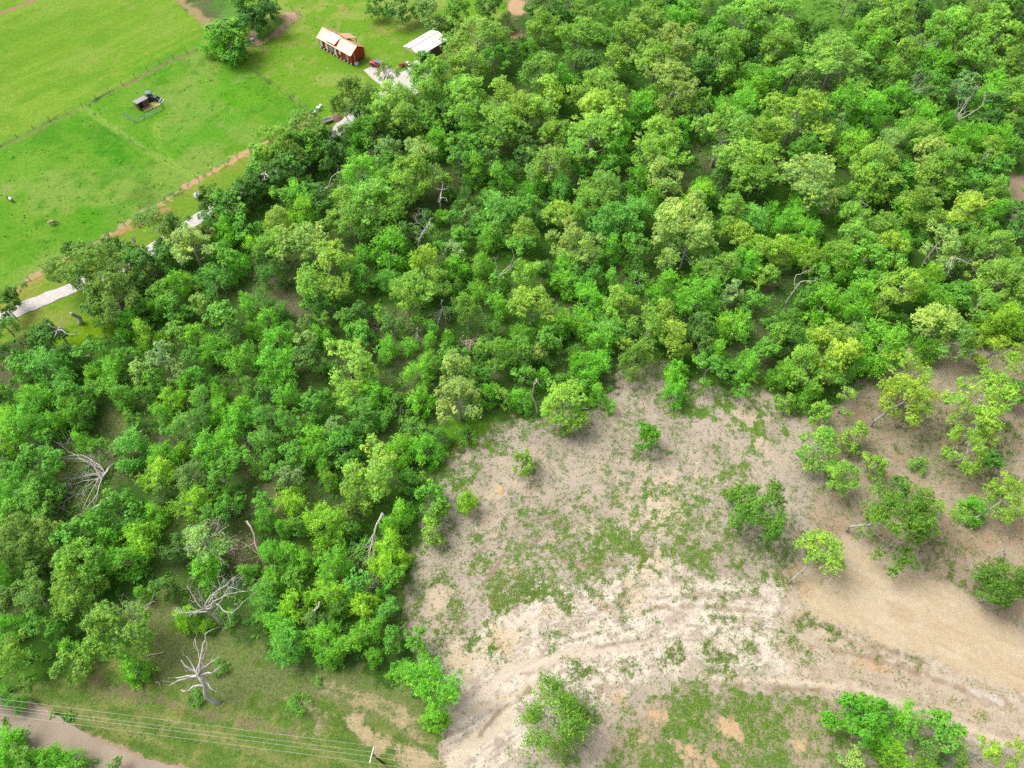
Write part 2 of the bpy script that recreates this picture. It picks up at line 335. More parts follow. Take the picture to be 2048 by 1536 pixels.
# white-grey sandy band and its tracks
UP = [(880,1330),(960,1240),(1080,1175),(1180,1180),(1270,1120),(1340,1100),(1420,1160),(1560,1165),(1700,1260),(1850,1315),(2048,1370),(2300,1440)]
LO = [(840,1620),(960,1560),(1060,1500),(1190,1420),(1270,1365),(1400,1335),(1560,1345),(1640,1400),(1800,1425),(1950,1490),(2100,1530),(2300,1600)]
BAND = UP + LO[::-1]
band = poly_mask(BAND, 1.0, 3.0)
PU, PL = PP(UP), PP(LO); ib = np.nonzero(band > 0.01)[0]
dU = seg_dist(X[ib], Y[ib], PU, False); dL = seg_dist(X[ib], Y[ib], PL, False); vv = dU/(dU+dL+1e-6)*16 + WARP[ib]*0.7
stb = np.zeros(NV); stb[ib] = fbm(vv*2.4, X[ib]*0.10, 71, 5)
stf = np.zeros(NV); stf[ib] = fbm(vv*3.2, X[ib]*0.11, 77, 3)
lay(band, 0.16, (104,140,50), (248,234,214))
lay(band*smooth01((stb-0.5)*6), 0.3, None, (216,198,180), a=0.7); lay(band*smooth01((0.42-stb)*7), 0.04, None, (240,224,204), a=0.6)
lay(band*smooth01((stf-0.62)*9), None, None, (184,162,146), a=0.6)
nD = fbm(X*0.9, Y*0.9, 203, 4); lay(band*smooth01((nD-0.55)*8), None, None, (204,184,168), a=0.8); lay(band*smooth01((0.40-nD)*8), None, None, (254,244,228), a=0.7)
lay(band*smooth01((nC-0.50)*6)*smooth01((nB-0.40)*6), 0.55, None, None, a=0.95)
lay(poly_mask([(1560,1160),(1700,1260),(1850,1320),(2060,1380),(2200,1450),(2200,1560),(2000,1500),(1800,1420),(1650,1390),(1560,1330)],1.5,4), None, None, (206,182,152), a=0.6)
for e in [(1730,1328,45,10,10),(1950,1420,34,10,15),(1000,1290,14,8,50),(1230,1390,20,8,0),(2010,1300,20,14,0),(1330,1455,14,8,0)]: lay(poly_mask(ell(*e), 1, 2.5), 0.06, None, (228,186,144), a=0.6)
for p, wd, c in [([(1000,1350),(1100,1310),(1250,1285),(1400,1280),(1500,1290)],0.5,(176,158,140)),([(1010,1362),(1110,1322),(1260,1297),(1400,1292)],0.5,(182,162,144)),
                 ([(1290,1196),(1400,1192),(1540,1196)],0.6,(198,178,160)),([(1290,1180),(1400,1172),(1560,1178)],0.6,(245,232,212)),([(1300,1215),(1440,1212),(1600,1235),(1740,1300),(1900,1370),(2030,1420)],0.6,(190,166,142)),
                 ([(1620,1290),(1760,1320),(1900,1372),(2010,1400)],0.6,(186,160,136)),([(1650,1245),(1760,1290),(1860,1330)],0.5,(170,146,124)),([(1400,1355),(1560,1362),(1700,1372),(1900,1440),(2048,1500)],0.8,(245,224,196)),
                 ([(1400,1370),(1540,1376),(1640,1380)],0.6,(170,140,104)),([(930,1420),(1020,1340),(1180,1300)],1.6,(244,226,204)),([(900,1440),(1000,1400),(1080,1370)],1.4,(242,220,192)),([(1180,1310),(1300,1290),(1500,1285)],1.2,(244,228,206)),
                 ([(900,1530),(960,1470),(1020,1430)],2.4,(246,228,200)),([(1940,1380),(2000,1402)],0.8,(236,226,214))]:
    lay(line_mask(p, wd, 0.3, 0.8), 0.06, None, c, a=0.85)
# vertical dozer streaks
random.seed(4)
lay(poly_mask([(1225,960),(1400,950),(1420,1060),(1380,1130),(1270,1120)], 2.5, 6), 0.55, (96,142,42), None, a=0.9)
for i in range(34):
    f = i/33; x0 = 1228 + f*190 + random.uniform(-7,7); y0 = random.uniform(925,1040); y1 = y0 + random.uniform(30,90); xb = x0 + (1290-x0)*0.22*(y1-y0)/90 + random.uniform(-3,3)
    P_ = [(x0, y0), ((x0+xb)/2+random.uniform(-2,2), (y0+y1)/2), (xb, y1)]
    if i % 3: lay(line_mask(P_, random.uniform(0.2,0.9), 0.35, 1.8), 0.05, None, (236,216,186), a=random.uniform(0.5,0.95))
    else: lay(line_mask(P_, random.uniform(0.5,1.3), 0.5, 2.2), 0.85, (92,138,40), a=0.7)
for P_ in ([(1322,1000),(1318,1060),(1316,1120)], [(1330,1010),(1322,1060)], [(1298,985),(1302,1040)]): lay(line_mask(P_, 1.0, 0.35, 1.4), 0.03, None, (240,220,190))
# green patches in the lot
for e, cv, g in [((1120,1120,150,34,-20),0.72,(100,146,46)),((1010,1170,90,34,-25),0.6,(128,150,60)),((1230,1090,110,40,0),0.7,(104,148,44)),((1370,1100,90,60,0),0.6,(108,146,52)),((1280,1120,140,22,-5),0.8,(104,138,36)),((1100,1180,90,16,-15),0.8,(92,128,38)),
                 ((1180,1150,60,20,0),0.5,(100,140,50)),((1470,820,55,24,30),0.85,(100,160,30)),((1510,870,20,60,10),0.8,(98,150,34)),((1440,960,90,34,-25),0.6,(104,152,46)),((1400,800,50,30,10),0.7,(92,150,36)),((1235,900,60,40,0),0.5,(104,142,62)),
                 ((1210,960,60,50,0),0.45,(100,138,52)),((1490,1080,80,60,0),0.5,(106,140,50)),((1240,1220,30,30,0),0.5,(84,128,40)),((1500,1240,110,20,0),0.55,(90,126,40)),((1420,1320,110,24,-3),0.65,(98,128,46)),((1560,1260,90,20,5),0.4,(92,128,42)),
                 ((1660,1250,36,22,25),0.7,(88,126,36)),((1180,1350,30,30,-40),0.5,(96,128,44)),((1640,1060,70,40,0),0.4,(96,122,46)),((1530,1130,80,30,0),0.45,(100,130,50)),((1290,1170,60,20,0),0.5,(96,134,42)),
                 ((950,920,60,14,-35),0.75,(98,148,36)),((930,870,70,20,-20),0.95,(96,158,24)),((880,950,20,30,30),0.7,(90,146,30)),((1160,900,50,30,0),0.4,(110,150,60)),((1050,1090,40,20,-25),0.5,(120,150,70)),
                 ((905,1130,60,40,0),0.6,(92,138,40)),((850,1180,50,50,0),0.65,(100,140,40)),((920,1240,60,40,0),0.55,(104,140,46)),((940,1290,30,30,-40),0.85,(92,136,34)),((890,1060,40,24,0),0.5,(96,140,44)),((1300,760,50,30,0),0.6,(104,160,44)),((1060,860,60,12,-5),0.5,(100,150,50)),
                 ((1780,830,60,40,0),0.35,(104,126,50)),((1880,860,60,40,0),0.4,(96,120,40)),((2010,860,60,50,0),0.6,(80,124,30)),((1990,950,50,30,0),0.5,(96,130,40)),((1890,1110,110,44,10),0.45,(96,118,54)),((1950,1160,60,40,20),0.5,(96,122,44)),((1700,1050,60,30,0),0.4,(96,128,40)),
                 ((1860,1300,90,10,12),0.5,(88,124,36)),((1790,1290,60,8,14),0.5,(88,124,36))]:
    lay(poly_mask(ell(*e), 3.5, 8.0), cv*1.18, tuple(int(q*k) for q, k in zip(g, (1.12, 0.99, 1.3))), a=0.9)
GR = [(1180,1640),(1230,1470),(1290,1430),(1350,1385),(1480,1370),(1640,1400),(1690,1410),(1750,1620)]
lay(poly_mask(GR, 1.5, 3), 0.78, (106,142,50), (186,168,142)); lay(poly_mask(GR, 1.5, 3)*smooth01((nB-0.5)*7), 0.5, (122,148,62), (196,176,150), a=0.8)
for e in [(1460,1465,20,12,30),(1380,1500,30,14,30),(1420,1525,30,12,30),(1285,1480,10,8,0),(1600,1495,8,6,0),(1310,1430,10,8,0)]: lay(poly_mask(ell(*e), 0.8, 2.5), 0.08, None, (230,196,152), a=0.9)
# smooth graded pad of sand
PAD = [(1592,1140),(1600,1190),(1640,1235),(1700,1262),(1800,1290),(1900,1330),(2060,1380),(2260,1440),(2260,1330),(2060,1280),(1990,1240),(1930,1190),(1850,1150),(1800,1128),(1770,1100),(1720,1085),(1690,1078),(1650,1090)]
pad = poly_mask(PAD, 0.8, 1.6); lay(pad, 0.04, (120,130,60), (226,204,170))
tp = math.atan2(at(1640,1180).y-at(2000,1350).y, at(1640,1180).x-at(2000,1350).x); PU_ = X*math.cos(tp)+Y*math.sin(tp); PV_ = -X*math.sin(tp)+Y*math.cos(tp)
ps = fbm(PU_*0.10, PV_*1.5, 91, 5); lay(pad*smooth01((ps-0.50)*5), None, None, (232,210,174), a=0.6); lay(pad*smooth01((0.46-ps)*5), None, None, (212,186,148), a=0.55)
lay(pad*smooth01((fbm(PU_*0.3, PV_*0.6, 95, 5)-0.52)*7), None, None, (236,218,186), a=0.6)
lay(pad*smooth01((nB-0.55)*6), None, None, (212,194,168), a=0.6)
for e in [(1960,1090,60,34,20),(2045,1170,40,60,0),(1640,1030,44,12,5),(975,1028,13,10,0),(2020,1050,40,20,0),(1590,1170,14,8,0),(1215,1210,8,8,0)]: lay(poly_mask(ell(*e), 2.0, 5.0), 0.2, None, (210,174,140), a=0.45)
for e in [(1322,1128,22,22,0),(1318,1150,30,16,0),(1003,981,8,10,0),(1530,905,10,12,0),(1470,890,14,8,30),(1440,920,12,8,0),(1390,945,40,5,0),(1480,820,16,8,40),(1055,985,16,8,0),(1160,1030,16,6,-20),(1175,1055,14,8,0),(1095,1250,14,6,0),(1290,1190,12,8,0),(875,1195,16,10,0),(915,1300,10,10,0),
          (1010,1260,20,14,0),(1060,1240,20,10,0),(960,1330,20,12,40),(925,1350,10,20,0),(1810,1185,20,8,0)]: lay(poly_mask(ell(*e), 1.4, 4.5), 0.08, None, (238,216,184), a=0.7)
for p in [[(940,1115),(990,1080),(1050,1045),(1120,1030)],[(1040,1110),(1100,1060),(1140,1045)],[(910,1260),(960,1180),(1010,1110)],[(1060,1380),(1000,1420),(960,1470)],[(1120,1120),(1190,1135),(1260,1120)]]: lay(line_mask(p, 0.5, 0.25, 0.6), 0.15, None, (160,134,112), a=0.7)
lay(poly_mask([(960,1200),(930,1120),(1010,1060),(1130,1040),(1230,1000),(1240,950),(1400,940),(1440,1040),(1580,1080),(1640,1130),(1560,1160),(1420,1155),(1340,1100),(1270,1115),(1180,1175),(1080,1170)], 5, 9)*smooth01((nD-0.34)*6), 0.72, (112,146,58), None, a=0.6)
# strip of rough mown grass between road and wood
STRIP = [(-600,1230),(0,1340),(120,1358),(200,1330),(270,1300),(300,1215),(335,1190),(400,1270),(500,1290),(600,1355),(700,1340),(770,1370),(850,1420),(890,1470),(880,1560),(860,1800),(500,1800),(330,1560),(200,1480),(90,1412),(0,1368),(-600,1250)]
strip = poly_mask(STRIP, 1.0, 2.5)
tr = math.atan2(at(0,1378).y-at(390,1530).y, at(0,1378).x-at(390,1530).x); RU = X*math.cos(tr)+Y*math.sin(tr); RV = -X*math.sin(tr)+Y*math.cos(tr)
rs = fbm(RU*0.05, RV*0.8, 101, 5)
lay(strip, 1.0, (108,140,58), (182,164,130)); lay(strip*smooth01((rs-0.5)*8), None, (146,152,88), a=0.8); lay(strip*smooth01((0.44-rs)*8), None, (98,126,50), a=0.7)
lay(strip*smooth01((nC-0.58)*8), 0.8, (160,160,92), a=0.5)
UPS = [(290,1215),(335,1190),(400,1270),(500,1290),(600,1355),(700,1340),(770,1370),(850,1420),(860,1480),(700,1450),(560,1410),(440,1400),(360,1380),(300,1340),(270,1290)]
lay(poly_mask(UPS, 1.5, 4), 0.72, (112,138,62), (164,150,124), a=0.9); lay(poly_mask(UPS, 1.5, 4)*smooth01((nB-0.5)*7), 0.75, (120,146,60), None, a=0.7)
lay(line_mask([(190,1362),(280,1395),(360,1410),(460,1440),(600,1470)], 1.4, 0.5, 1.8), 0.4, None, (140,118,96), a=0.6)
for p in [[(640,1385),(740,1410),(850,1480)],[(650,1370),(760,1400),(860,1455)],[(560,1395),(700,1440),(800,1500)],[(700,1450),(780,1480),(860,1525)]]: lay(line_mask(p, 0.7, 0.3, 1.0), 0.5, None, (200,184,140), a=0.8)
for e in [(705,1440,18,8,10),(740,1462,16,6,20),(625,1473,14,7,0),(820,1512,34,16,10),(860,1530,24,10,0),(760,1495,8,5,0),(815,1445,18,6,30)]: lay(poly_mask(ell(*e), 0.7, 1.8), 0.3, None, (214,192,150), a=0.7)
OPEN = poly_mask([(-1800,1000),(-500,860)]+dirt_line[1:]+[(640,240),(700,262),(760,190),(860,180),(905,140),(1060,-60),(600,-250),(-1800,-250)], 0.5, 0.5)
cov += clear*((fbm(X*0.45, Y*0.45, 301, 4)-0.5)*0.6 + (fbm(X*1.5, Y*1.5, 307, 3)-0.5)*0.8)*np.clip(cov*2.2, 0.25, 1)*(1-pad)
forest = (1-OPEN)*np.clip(1 - np.maximum.reduce([hay, past, yard, verge, clear, strip]), 0, 1)
ROADP = [(-700,1150),(-300,1270),(0,1376),(40,1390),(90,1414),(150,1452),(205,1481),(280,1510),(400,1542),(640,1610),(1300,1760),(1300,2100),(600,2000),(150,1575),(60,1520),(0,1468),(-250,1400),(-700,1330)]
ROADM = poly_mask(ROADP, 0.5, 0.3)
lay(poly_mask(ROADP, 0.5, 0.8), 0.3, (120,140,66), (200,170,138), a=0.9)
Z = (fbm(X*0.25, Y*0.25, 7, 4)-0.5)*0.10
COLG = np.column_stack([gc, np.clip(cov, 0, 1.3)/1.3]); COLS = np.column_stack([sc, np.ones(NV)])
nx, ny = len(gx), len(gy); ii = np.arange(nx*ny).reshape(ny, nx)
Fq = np.column_stack([ii[:-1,:-1].ravel(), ii[:-1,1:].ravel(), ii[1:,1:].ravel(), ii[1:,:-1].ravel()])
def ground_mat():
    m = bpy.data.materials.new('soil_and_grass'); m.use_nodes = True; n = m.node_tree.nodes; L = m.node_tree.links
    b = n['Principled BSDF']; b.inputs['Roughness'].default_value = 0.95; b.inputs['Specular IOR Level'].default_value = 0.1
    tc = n.new('ShaderNodeTexCoord'); pos = tc.outputs['Object']
    def noise(scale, detail=4, rough=0.6):
        t = n.new('ShaderNodeTexNoise'); t.inputs['Scale'].default_value = scale; t.inputs['Detail'].default_value = detail; t.inputs['Roughness'].default_value = rough
        L.new(pos, t.inputs['Vector']); return t.outputs[0]
    def math_(op, a, c, clamp=False):
        t = n.new('ShaderNodeMath'); t.operation = op; t.use_clamp = clamp
        for i, q in enumerate((a, c)):
            if isinstance(q, (int, float)): t.inputs[i].default_value = q
            else: L.new(q, t.inputs[i])
        return t.outputs[0]
    def rng(v, a, c, d, e):
        t = n.new('ShaderNodeMapRange'); L.new(v, t.inputs[0])
        for i, q in enumerate((a, c, d, e)): t.inputs[i+1].default_value = q
        return t.outputs[0]
    def scale(c, f):
        t = n.new('ShaderNodeVectorMath'); t.operation = 'SCALE'; L.new(c, t.inputs[0]); L.new(f, t.inputs['Scale']); return t.outputs[0]
    g = n.new('ShaderNodeAttribute'); g.attribute_name = 'grass'; s = n.new('ShaderNodeAttribute'); s.attribute_name = 'soil'
    mot = noise(1.1, 3); n1 = noise(2.6, 4, 0.65); n2 = noise(7.0, 2)
    nn = math_('ADD', math_('MULTIPLY', n1, 0.7), math_('MULTIPLY', n2, 0.3))
    c_ = math_('MULTIPLY', g.outputs['Alpha'], 1.3)
    thr = math_('SUBTRACT', math_('MULTIPLY', c_, 0.52), math_('SUBTRACT', nn, 0.24))
    fac = math_('MULTIPLY', thr, 6.0); fac = math_('ADD', fac, 0.0, True)
    gcol = scale(g.outputs['Color'], math_('MULTIPLY', rng(noise(3.3, 5, 0.7), 0.3, 0.7, 0.62, 1.38), rng(mot, 0.3, 0.7, 0.84, 1.16)))
    scol = scale(s.outputs['Color'], math_('MULTIPLY', rng(noise(5.5, 7, 0.8), 0.32, 0.68, 0.60, 1.30), rng(mot, 0.3, 0.7, 0.92, 1.08)))
    mx = n.new('ShaderNodeMix'); mx.data_type = 'RGBA'; L.new(fac, mx.inputs[0]); L.new(scol, mx.inputs[6]); L.new(gcol, mx.inputs[7])
    L.new(mx.outputs[2], b.inputs['Base Color'])
    bp = n.new('ShaderNodeBump'); bp.inputs['Strength'].default_value = 0.6; bp.inputs['Distance'].default_value = 0.12
    L.new(math_('ADD', noise(2.0, 5, 0.7), math_('MULTIPLY', fac, 0.35)), bp.inputs['Height']); L.new(bp.outputs[0], b.inputs['Normal'])
    return m
M_GROUND = ground_mat()
gm = mesh_np('ground', np.column_stack([X, Y, Z]), Fq, M_GROUND, True, {'grass': COLG, 'soil': COLS})
ground = link(bpy.data.objects.new('ground', gm)); tag(ground, kind='structure')

def strip_mesh(name, pts, width, z, m, jitter=0.12, step=1.5):
    """a sheet along a line of photo points"""
    P = [at(*p) for p in pts]; Q = []
    for i in range(len(P)-1):
        n = max(1, int((P[i+1]-P[i]).length/step))
        for k in range(n): Q.append(P[i].lerp(P[i+1], k/n))
    Q.append(P[-1]); rnd = random.Random(3); vs = []; fs = []
    for i, q in enumerate(Q):
        t = (Q[min(i+3, len(Q)-1)] - Q[max(i-3, 0)]).normalized(); nrm = Vector((-t.y, t.x, 0))
        wl = width[0] + (width[1]-width[0])*i/len(Q) if isinstance(width, tuple) else width
        for k in range(5):
            f = (k/4-0.5)*wl; f += rnd.uniform(-jitter, jitter) if k in (0, 4) else 0
            vs.append((q.x+nrm.x*f, q.y+nrm.y*f, z))
    for i in range(len(Q)-1):
        for k in range(4): a = i*5+k; fs.append((a, a+5, a+6, a+1))
    m_ = mesh_np(name, vs, fs, m); o = link(bpy.data.objects.new(name, m_)); return tag(o, kind='structure')
M_GRAVEL = mat('white_gravel', A(236,228,222), 0.95, var=0.16, vscale=1.6, bump=0.6, bscale=9)
DRIVE = [(-500,800),(-60,672),(20,628),(80,602),(150,574),(225,545),(300,502),(345,472),(385,444),(430,418),(500,372),(560,330),(620,298),(660,272),(700,240),(745,205),(790,178),(830,160)]
strip_mesh('gravel_drive', DRIVE, 3.5, 0.075, M_GRAVEL, 0.25)
pv = [at(a, b, 0.085) for a, b in [(727,140),(745,132),(762,127),(800,145),(812,140),(822,128),(832,120),(860,128),(868,140),(850,165),(838,185),(810,200),(780,190),(762,170),(745,158)]]
pb = MB(); pb.add(pv, [tuple(range(len(pv)))[::-1]]); tag(pb.build('gravel_parking_pad', M_GRAVEL), kind='structure')
M_ASPH = mat('pinkish_chip_seal', A(186,168,148), 0.9, var=0.10, vscale=0.35, bump=0.5, bscale=14, stretch=None)
def road():
    top = [(-700,1150),(-300,1270),(0,1376),(40,1392),(90,1416),(150,1454),(205,1484),(280,1514),(400,1546),(640,1614),(1000,1700)]
    P = [at(*p, 0.08) for p in top]; Q = []
    for i in range(len(P)-1):
        n = max(1, int((P[i+1]-P[i]).length/1.0)); Q += [P[i].lerp(P[i+1], k/n) for k in range(n)]
    vs = []; fs = []; rnd = random.Random(8); W = 7.4
    for i, q in enumerate(Q):
        t = (Q[min(i+5, len(Q)-1)]-Q[max(i-5, 0)]).normalized(); nrm = Vector((t.y, -t.x, 0))
        for k, f in enumerate((0, 0.3, W/2, W-0.3, W)):
            e = rnd.uniform(-0.12, 0.12) if k in (0, 4) else 0
            vs.append((q.x+nrm.x*(f+e), q.y+nrm.y*(f+e), 0.08))
    for i in range(len(Q)-1):
        for k in range(4): a = i*5+k; fs.append((a, a+5, a+6, a+1))
    m_ = mesh_np('road', vs, fs, M_ASPH); return tag(link(bpy.data.objects.new('road', m_)), kind='structure')
road()
# ------------------------------------------------------------------ how trees grow
def unit(v): return v / np.maximum(np.linalg.norm(v, axis=-1, keepdims=True), 1e-9)
def leaf_quads(P, N, size, rng, tone, flat=0.75, aspect=0.62):
    """one folded four-cornered leaf (or leaf spray) per point"""
    n = len(P); nn = unit(N*flat + unit(rng.normal(size=(n,3)))*(1-flat*0.45)); t = unit(np.cross(nn, rng.normal(size=(n,3)))); b = np.cross(nn, t)
    s = (size*rng.uniform(0.65, 1.35, n))[:,None]
    V = np.stack([P - t*s*0.5, P + b*s*0.5*aspect + nn*s*0.10, P + t*s*0.5 - nn*s*0.08, P - b*s*0.5*aspect + nn*s*0.10], 1).reshape(-1, 3)
    F = np.arange(4*n).reshape(n, 4); return V, F, np.repeat(tone, 4)
def lump(d, ph, amp):
    return 1 + amp*(np.sin(d[:,0]*3.1+ph[0])*np.sin(d[:,1]*2.7+ph[1]) + 0.6*np.sin(d[:,2]*4.3+d[:,0]*2.1+ph[2]) + 0.4*np.sin(d[:,1]*6.3+ph[3]))
def skeleton(C, base, rng, r0, bend=0.25):
    """join crown points C back to the trunk; tapered limbs"""
    nodes = [np.array(p, float) for p in base]; par = [i-1 for i in range(len(base))]
    order = np.argsort(np.linalg.norm(C - nodes[-1], axis=1)); first = max(1, len(base)-3)
    for i in order:
        c = C[i]; A_ = np.array(nodes[first:]); dd = np.linalg.norm(A_ - c, axis=1) + 0.35*np.linalg.norm(A_ - nodes[len(base)-1], axis=1) + np.where(A_[:,2] > c[2]+0.3, 3.0, 0)
        j = int(np.argmin(dd)) + first; a = nodes[j]; d = np.linalg.norm(c-a)
        k = max(1, int(d/1.1)); prev = j
        off = rng.normal(size=3)*bend*d*0.35; off[2] -= 0.08*d
        for q in range(1, k+1):
            f = q/k; p = a*(1-f) + c*f + off*math.sin(math.pi*f) + rng.normal(size=3)*0.05
            nodes.append(p); par.append(prev); prev = len(nodes)-1
    cnt = [1]*len(nodes)
    for i in range(len(nodes)-1, 0, -1): cnt[par[i]] += cnt[i]
    tot = cnt[0]; rad = [max(0.028, r0*(c/tot)**0.62) for c in cnt]
    return nodes, par, rad
def skel_mesh(name, nodes, par, rad, k=5, m=None):
    vs = []; fs = []
    for i in range(1, len(nodes)):
        a = np.array(nodes[par[i]]); b = np.array(nodes[i]); t = b-a; L_ = np.linalg.norm(t)
        if L_ < 1e-4: continue
        t /= L_; u = np.cross(t, [0.3, 0.9, 0.31]); u /= max(np.linalg.norm(u), 1e-6); v = np.cross(t, u); o = len(vs)
        r1 = min(rad[par[i]], rad[i]*1.45); r2 = rad[i]
        for p, r in ((a, r1), (b + t*r2*0.4, r2)):
            for j in range(k): an = 2*math.pi*j/k; vs.append(p + (u*math.cos(an)+v*math.sin(an))*r)
        for j in range(k): fs.append((o+j, o+(j+1)%k, o+k+(j+1)%k, o+k+j))
    return mesh_np(name, np.array(vs), fs, m or M_BARK, True)

def lobes(rng, K, a, c, cz, spread, size, lean):
    """a crown is several limbs' worth of foliage: lobes of unequal size and height around a top one"""
    out = []; a0 = rng.uniform(0, 6.28)
    for k in range(K):
        if k == 0: q = np.array([rng.normal(0, 0.12)*a, rng.normal(0, 0.12)*a, cz + c*0.42]); s = size*rng.uniform(1.0, 1.2)
        else:
            an = a0 + 2*math.pi*k/(K-1)*rng.uniform(0.86, 1.14); rr = spread*a*rng.uniform(0.72, 1.18)
            q = np.array([rr*math.cos(an), rr*math.sin(an), cz + c*rng.uniform(-0.85, 0.32)]); s = size*rng.uniform(0.62, 1.12)
        out.append((q + [lean[0], lean[1], 0], s*a))
    return out
def proto_oak(seed, W=9.0, H=12.0, K=7, per=14, leafs=0.170, dens=12, flat=0.38, spread=0.55, size=0.54, open_=0.0, lean=(0,0), bare=5, squash=0.8):
    rng = np.random.default_rng(seed); cz = H*0.61; a = W/2; c = H*flat; C = []
    for q, s in lobes(rng, K, a, c, cz, spread, size, lean):
        n = max(4, int(per*(s/(size*a))**2*rng.uniform(0.8, 1.2))); d = unit(rng.normal(size=(n,3)) + [0,0,0.55] + np.array([q[0], q[1], 0])/a*0.6)
        C.append(q + d*s*rng.uniform(0.45, 1.0, (n,1))*[1,1,squash])
    C = np.concatenate(C); C = C[rng.random(len(C)) >= open_]; rc = rng.uniform(0.065, 0.130, len(C))*W
    Ps, Ns, Ts = [], [], []; mid = np.array([lean[0], lean[1], cz-0.25*c])
    for q in range(len(C)):
        out = (C[q]-mid); out = out/max(np.linalg.norm(out), 0.1); m = int(dens*(rc[q]/(0.10*W))**2)+3
        d = unit(rng.normal(size=(m,3)) + [0,0,0.45] + out*0.45); sub = C[q] + d*rc[q]*rng.uniform(0.45, 1.15, (m,1))*[1,1,0.72]; ct = rng.normal(0.48, 0.13)
        for s, dd in zip(sub, d):
            k = int(rng.integers(16, 26)); l = unit(rng.normal(size=(k,3)) + dd*0.6); rs = rng.uniform(0.16, 0.36)*W/9; cs = ct + rng.normal(0, 0.09)
            Ps.append(s + l*rs*rng.uniform(0.3, 1.1, (k,1))); Ns.append(l*0.5 + dd*0.5 + [0,0,0.8])
            tt = np.clip(cs + rng.normal(0, 0.12, k), 0, 1); tt[:2] = rng.uniform(0.7, 1.0, 2); Ts.append(tt)
    V, F, T = leaf_quads(np.concatenate(Ps), np.concatenate(Ns), leafs*W/9, rng, np.concatenate(Ts))
    bx, by = rng.normal(0, 0.25, 2)
    base = [(0,0,-0.2),(bx*0.3,by*0.3,H*0.14),(bx+lean[0]*.4,by+lean[1]*.4,H*0.28),(bx*1.2+lean[0]*.7,by*0.8+lean[1]*.7,H*0.40),(lean[0],lean[1],H*0.5)]
    if bare:
        bi = rng.choice(len(C), bare, replace=False); o_ = unit(C[bi]-mid); C2 = np.concatenate([C, C[bi] + o_*rc[bi][:,None]*1.2 + [0,0,0.5*W/9]])
    else: C2 = C
    nodes, par, rad = skeleton(C2, base, rng, 0.019*H)
    return dict(W=W, H=H, cz=cz, crown=mesh_np('oak_crown', V, F, M_LEAF, False, {'tone': T}), trunk=skel_mesh('oak_trunk', nodes, par, rad))

def proto_bush(seed, taper=0.0, W=6.0, H=7.0, K=6, per=11, leafs=0.145, spiky=0.6, dens=12, cone=0.0, leaves=14, spread=0.55, size=0.52, low=0.5, bare=3):
    rng = np.random.default_rng(seed); cz = H*low; a = W/2; c = H-cz; C = []
    for q, s in lobes(rng, K, a, c, cz, spread, size, (0,0)):
        n = max(4, int(per*(s/(size*a))**2*rng.uniform(0.8, 1.2))); d = unit(rng.normal(size=(n,3)) + [0,0,0.5] + np.array([q[0], q[1], 0])/a*0.8)
        C.append(q + d*s*rng.uniform(0.4, 1.0, (n,1))*[1,1,1.05])
    n = int(per*K*0.35); an = rng.uniform(0, 6.28, n); C.append(np.stack([np.cos(an)*a*0.72*rng.uniform(.6,1,n), np.sin(an)*a*0.72*rng.uniform(.6,1,n), rng.uniform(0.06, 0.45, n)*H], 1))
    C = np.concatenate(C); C[:,2] = np.clip(C[:,2], 0.3, H)
    if cone: C[:,:2] *= (1-cone*np.clip((C[:,2]/H-0.15)/0.85, 0, 1))[:,None]
    if taper: C[:,0] *= 1.42-taper*(C[:,1]/a+1)/2; C[:,1] = C[:,1]*0.95 + np.where(np.abs(C[:,0]) < 0.25*a, 0.12*a, 0)*(C[:,1] > 0)
    Ps, Ns, Ts = [], [], []
    for q in range(len(C)):
        out = C[q]-np.array([0,0,cz*0.7]); out = out/max(np.linalg.norm(out), 0.1); ct = rng.normal(0.5, 0.13)
        for s in range(dens):
            d = unit(out*0.7 + rng.normal(size=3)*0.8 + [0,0,0.35]); st = C[q] + rng.normal(size=3)*W*0.05
            ln = rng.uniform(0.4, 1.2)*spiky*W/6*(1.5 if rng.random() < 0.10 else 1); k = leaves; f = np.linspace(0.05, 1, k)
            side = unit(np.cross(d, rng.normal(size=3))); P = st + d*(f*ln)[:,None] + side*((np.arange(k)%2*2-1)*0.10*W/6)[:,None] + rng.normal(size=(k,3))*0.05*W/6
            P[:,2] -= (f**2)*ln*0.12
            Ps.append(P); Ns.append(np.tile(d*0.4+[0,0,1.0], (k,1))); Ts.append(np.clip(rng.normal(ct, 0.09)+f*0.18-0.09+rng.normal(0, 0.09, k), 0, 1))
    V, F, T = leaf_quads(np.concatenate(Ps), np.concatenate(Ns), leafs*W/6, rng, np.concatenate(Ts), 0.7)
    base = [(0,0,-0.2),(0.05,0.03,H*0.12),(0.1,-0.05,H*0.25),(0.05,0.05,H*0.38)]
    sel = rng.choice(len(C), min(len(C), 26), replace=False); Cs = C[sel]*[0.8,0.8,0.93]
    if bare: Cs = np.concatenate([Cs, C[sel[:bare]]*[1.08,1.08,1.06]])
    nodes, par, rad = skeleton(Cs, base, rng, 0.018*H)
    return dict(W=W, H=H, cz=H*0.5, crown=mesh_np('bush_crown', V, F, M_LEAF, False, {'tone': T}), trunk=skel_mesh('bush_trunk', nodes, par, rad, 4))

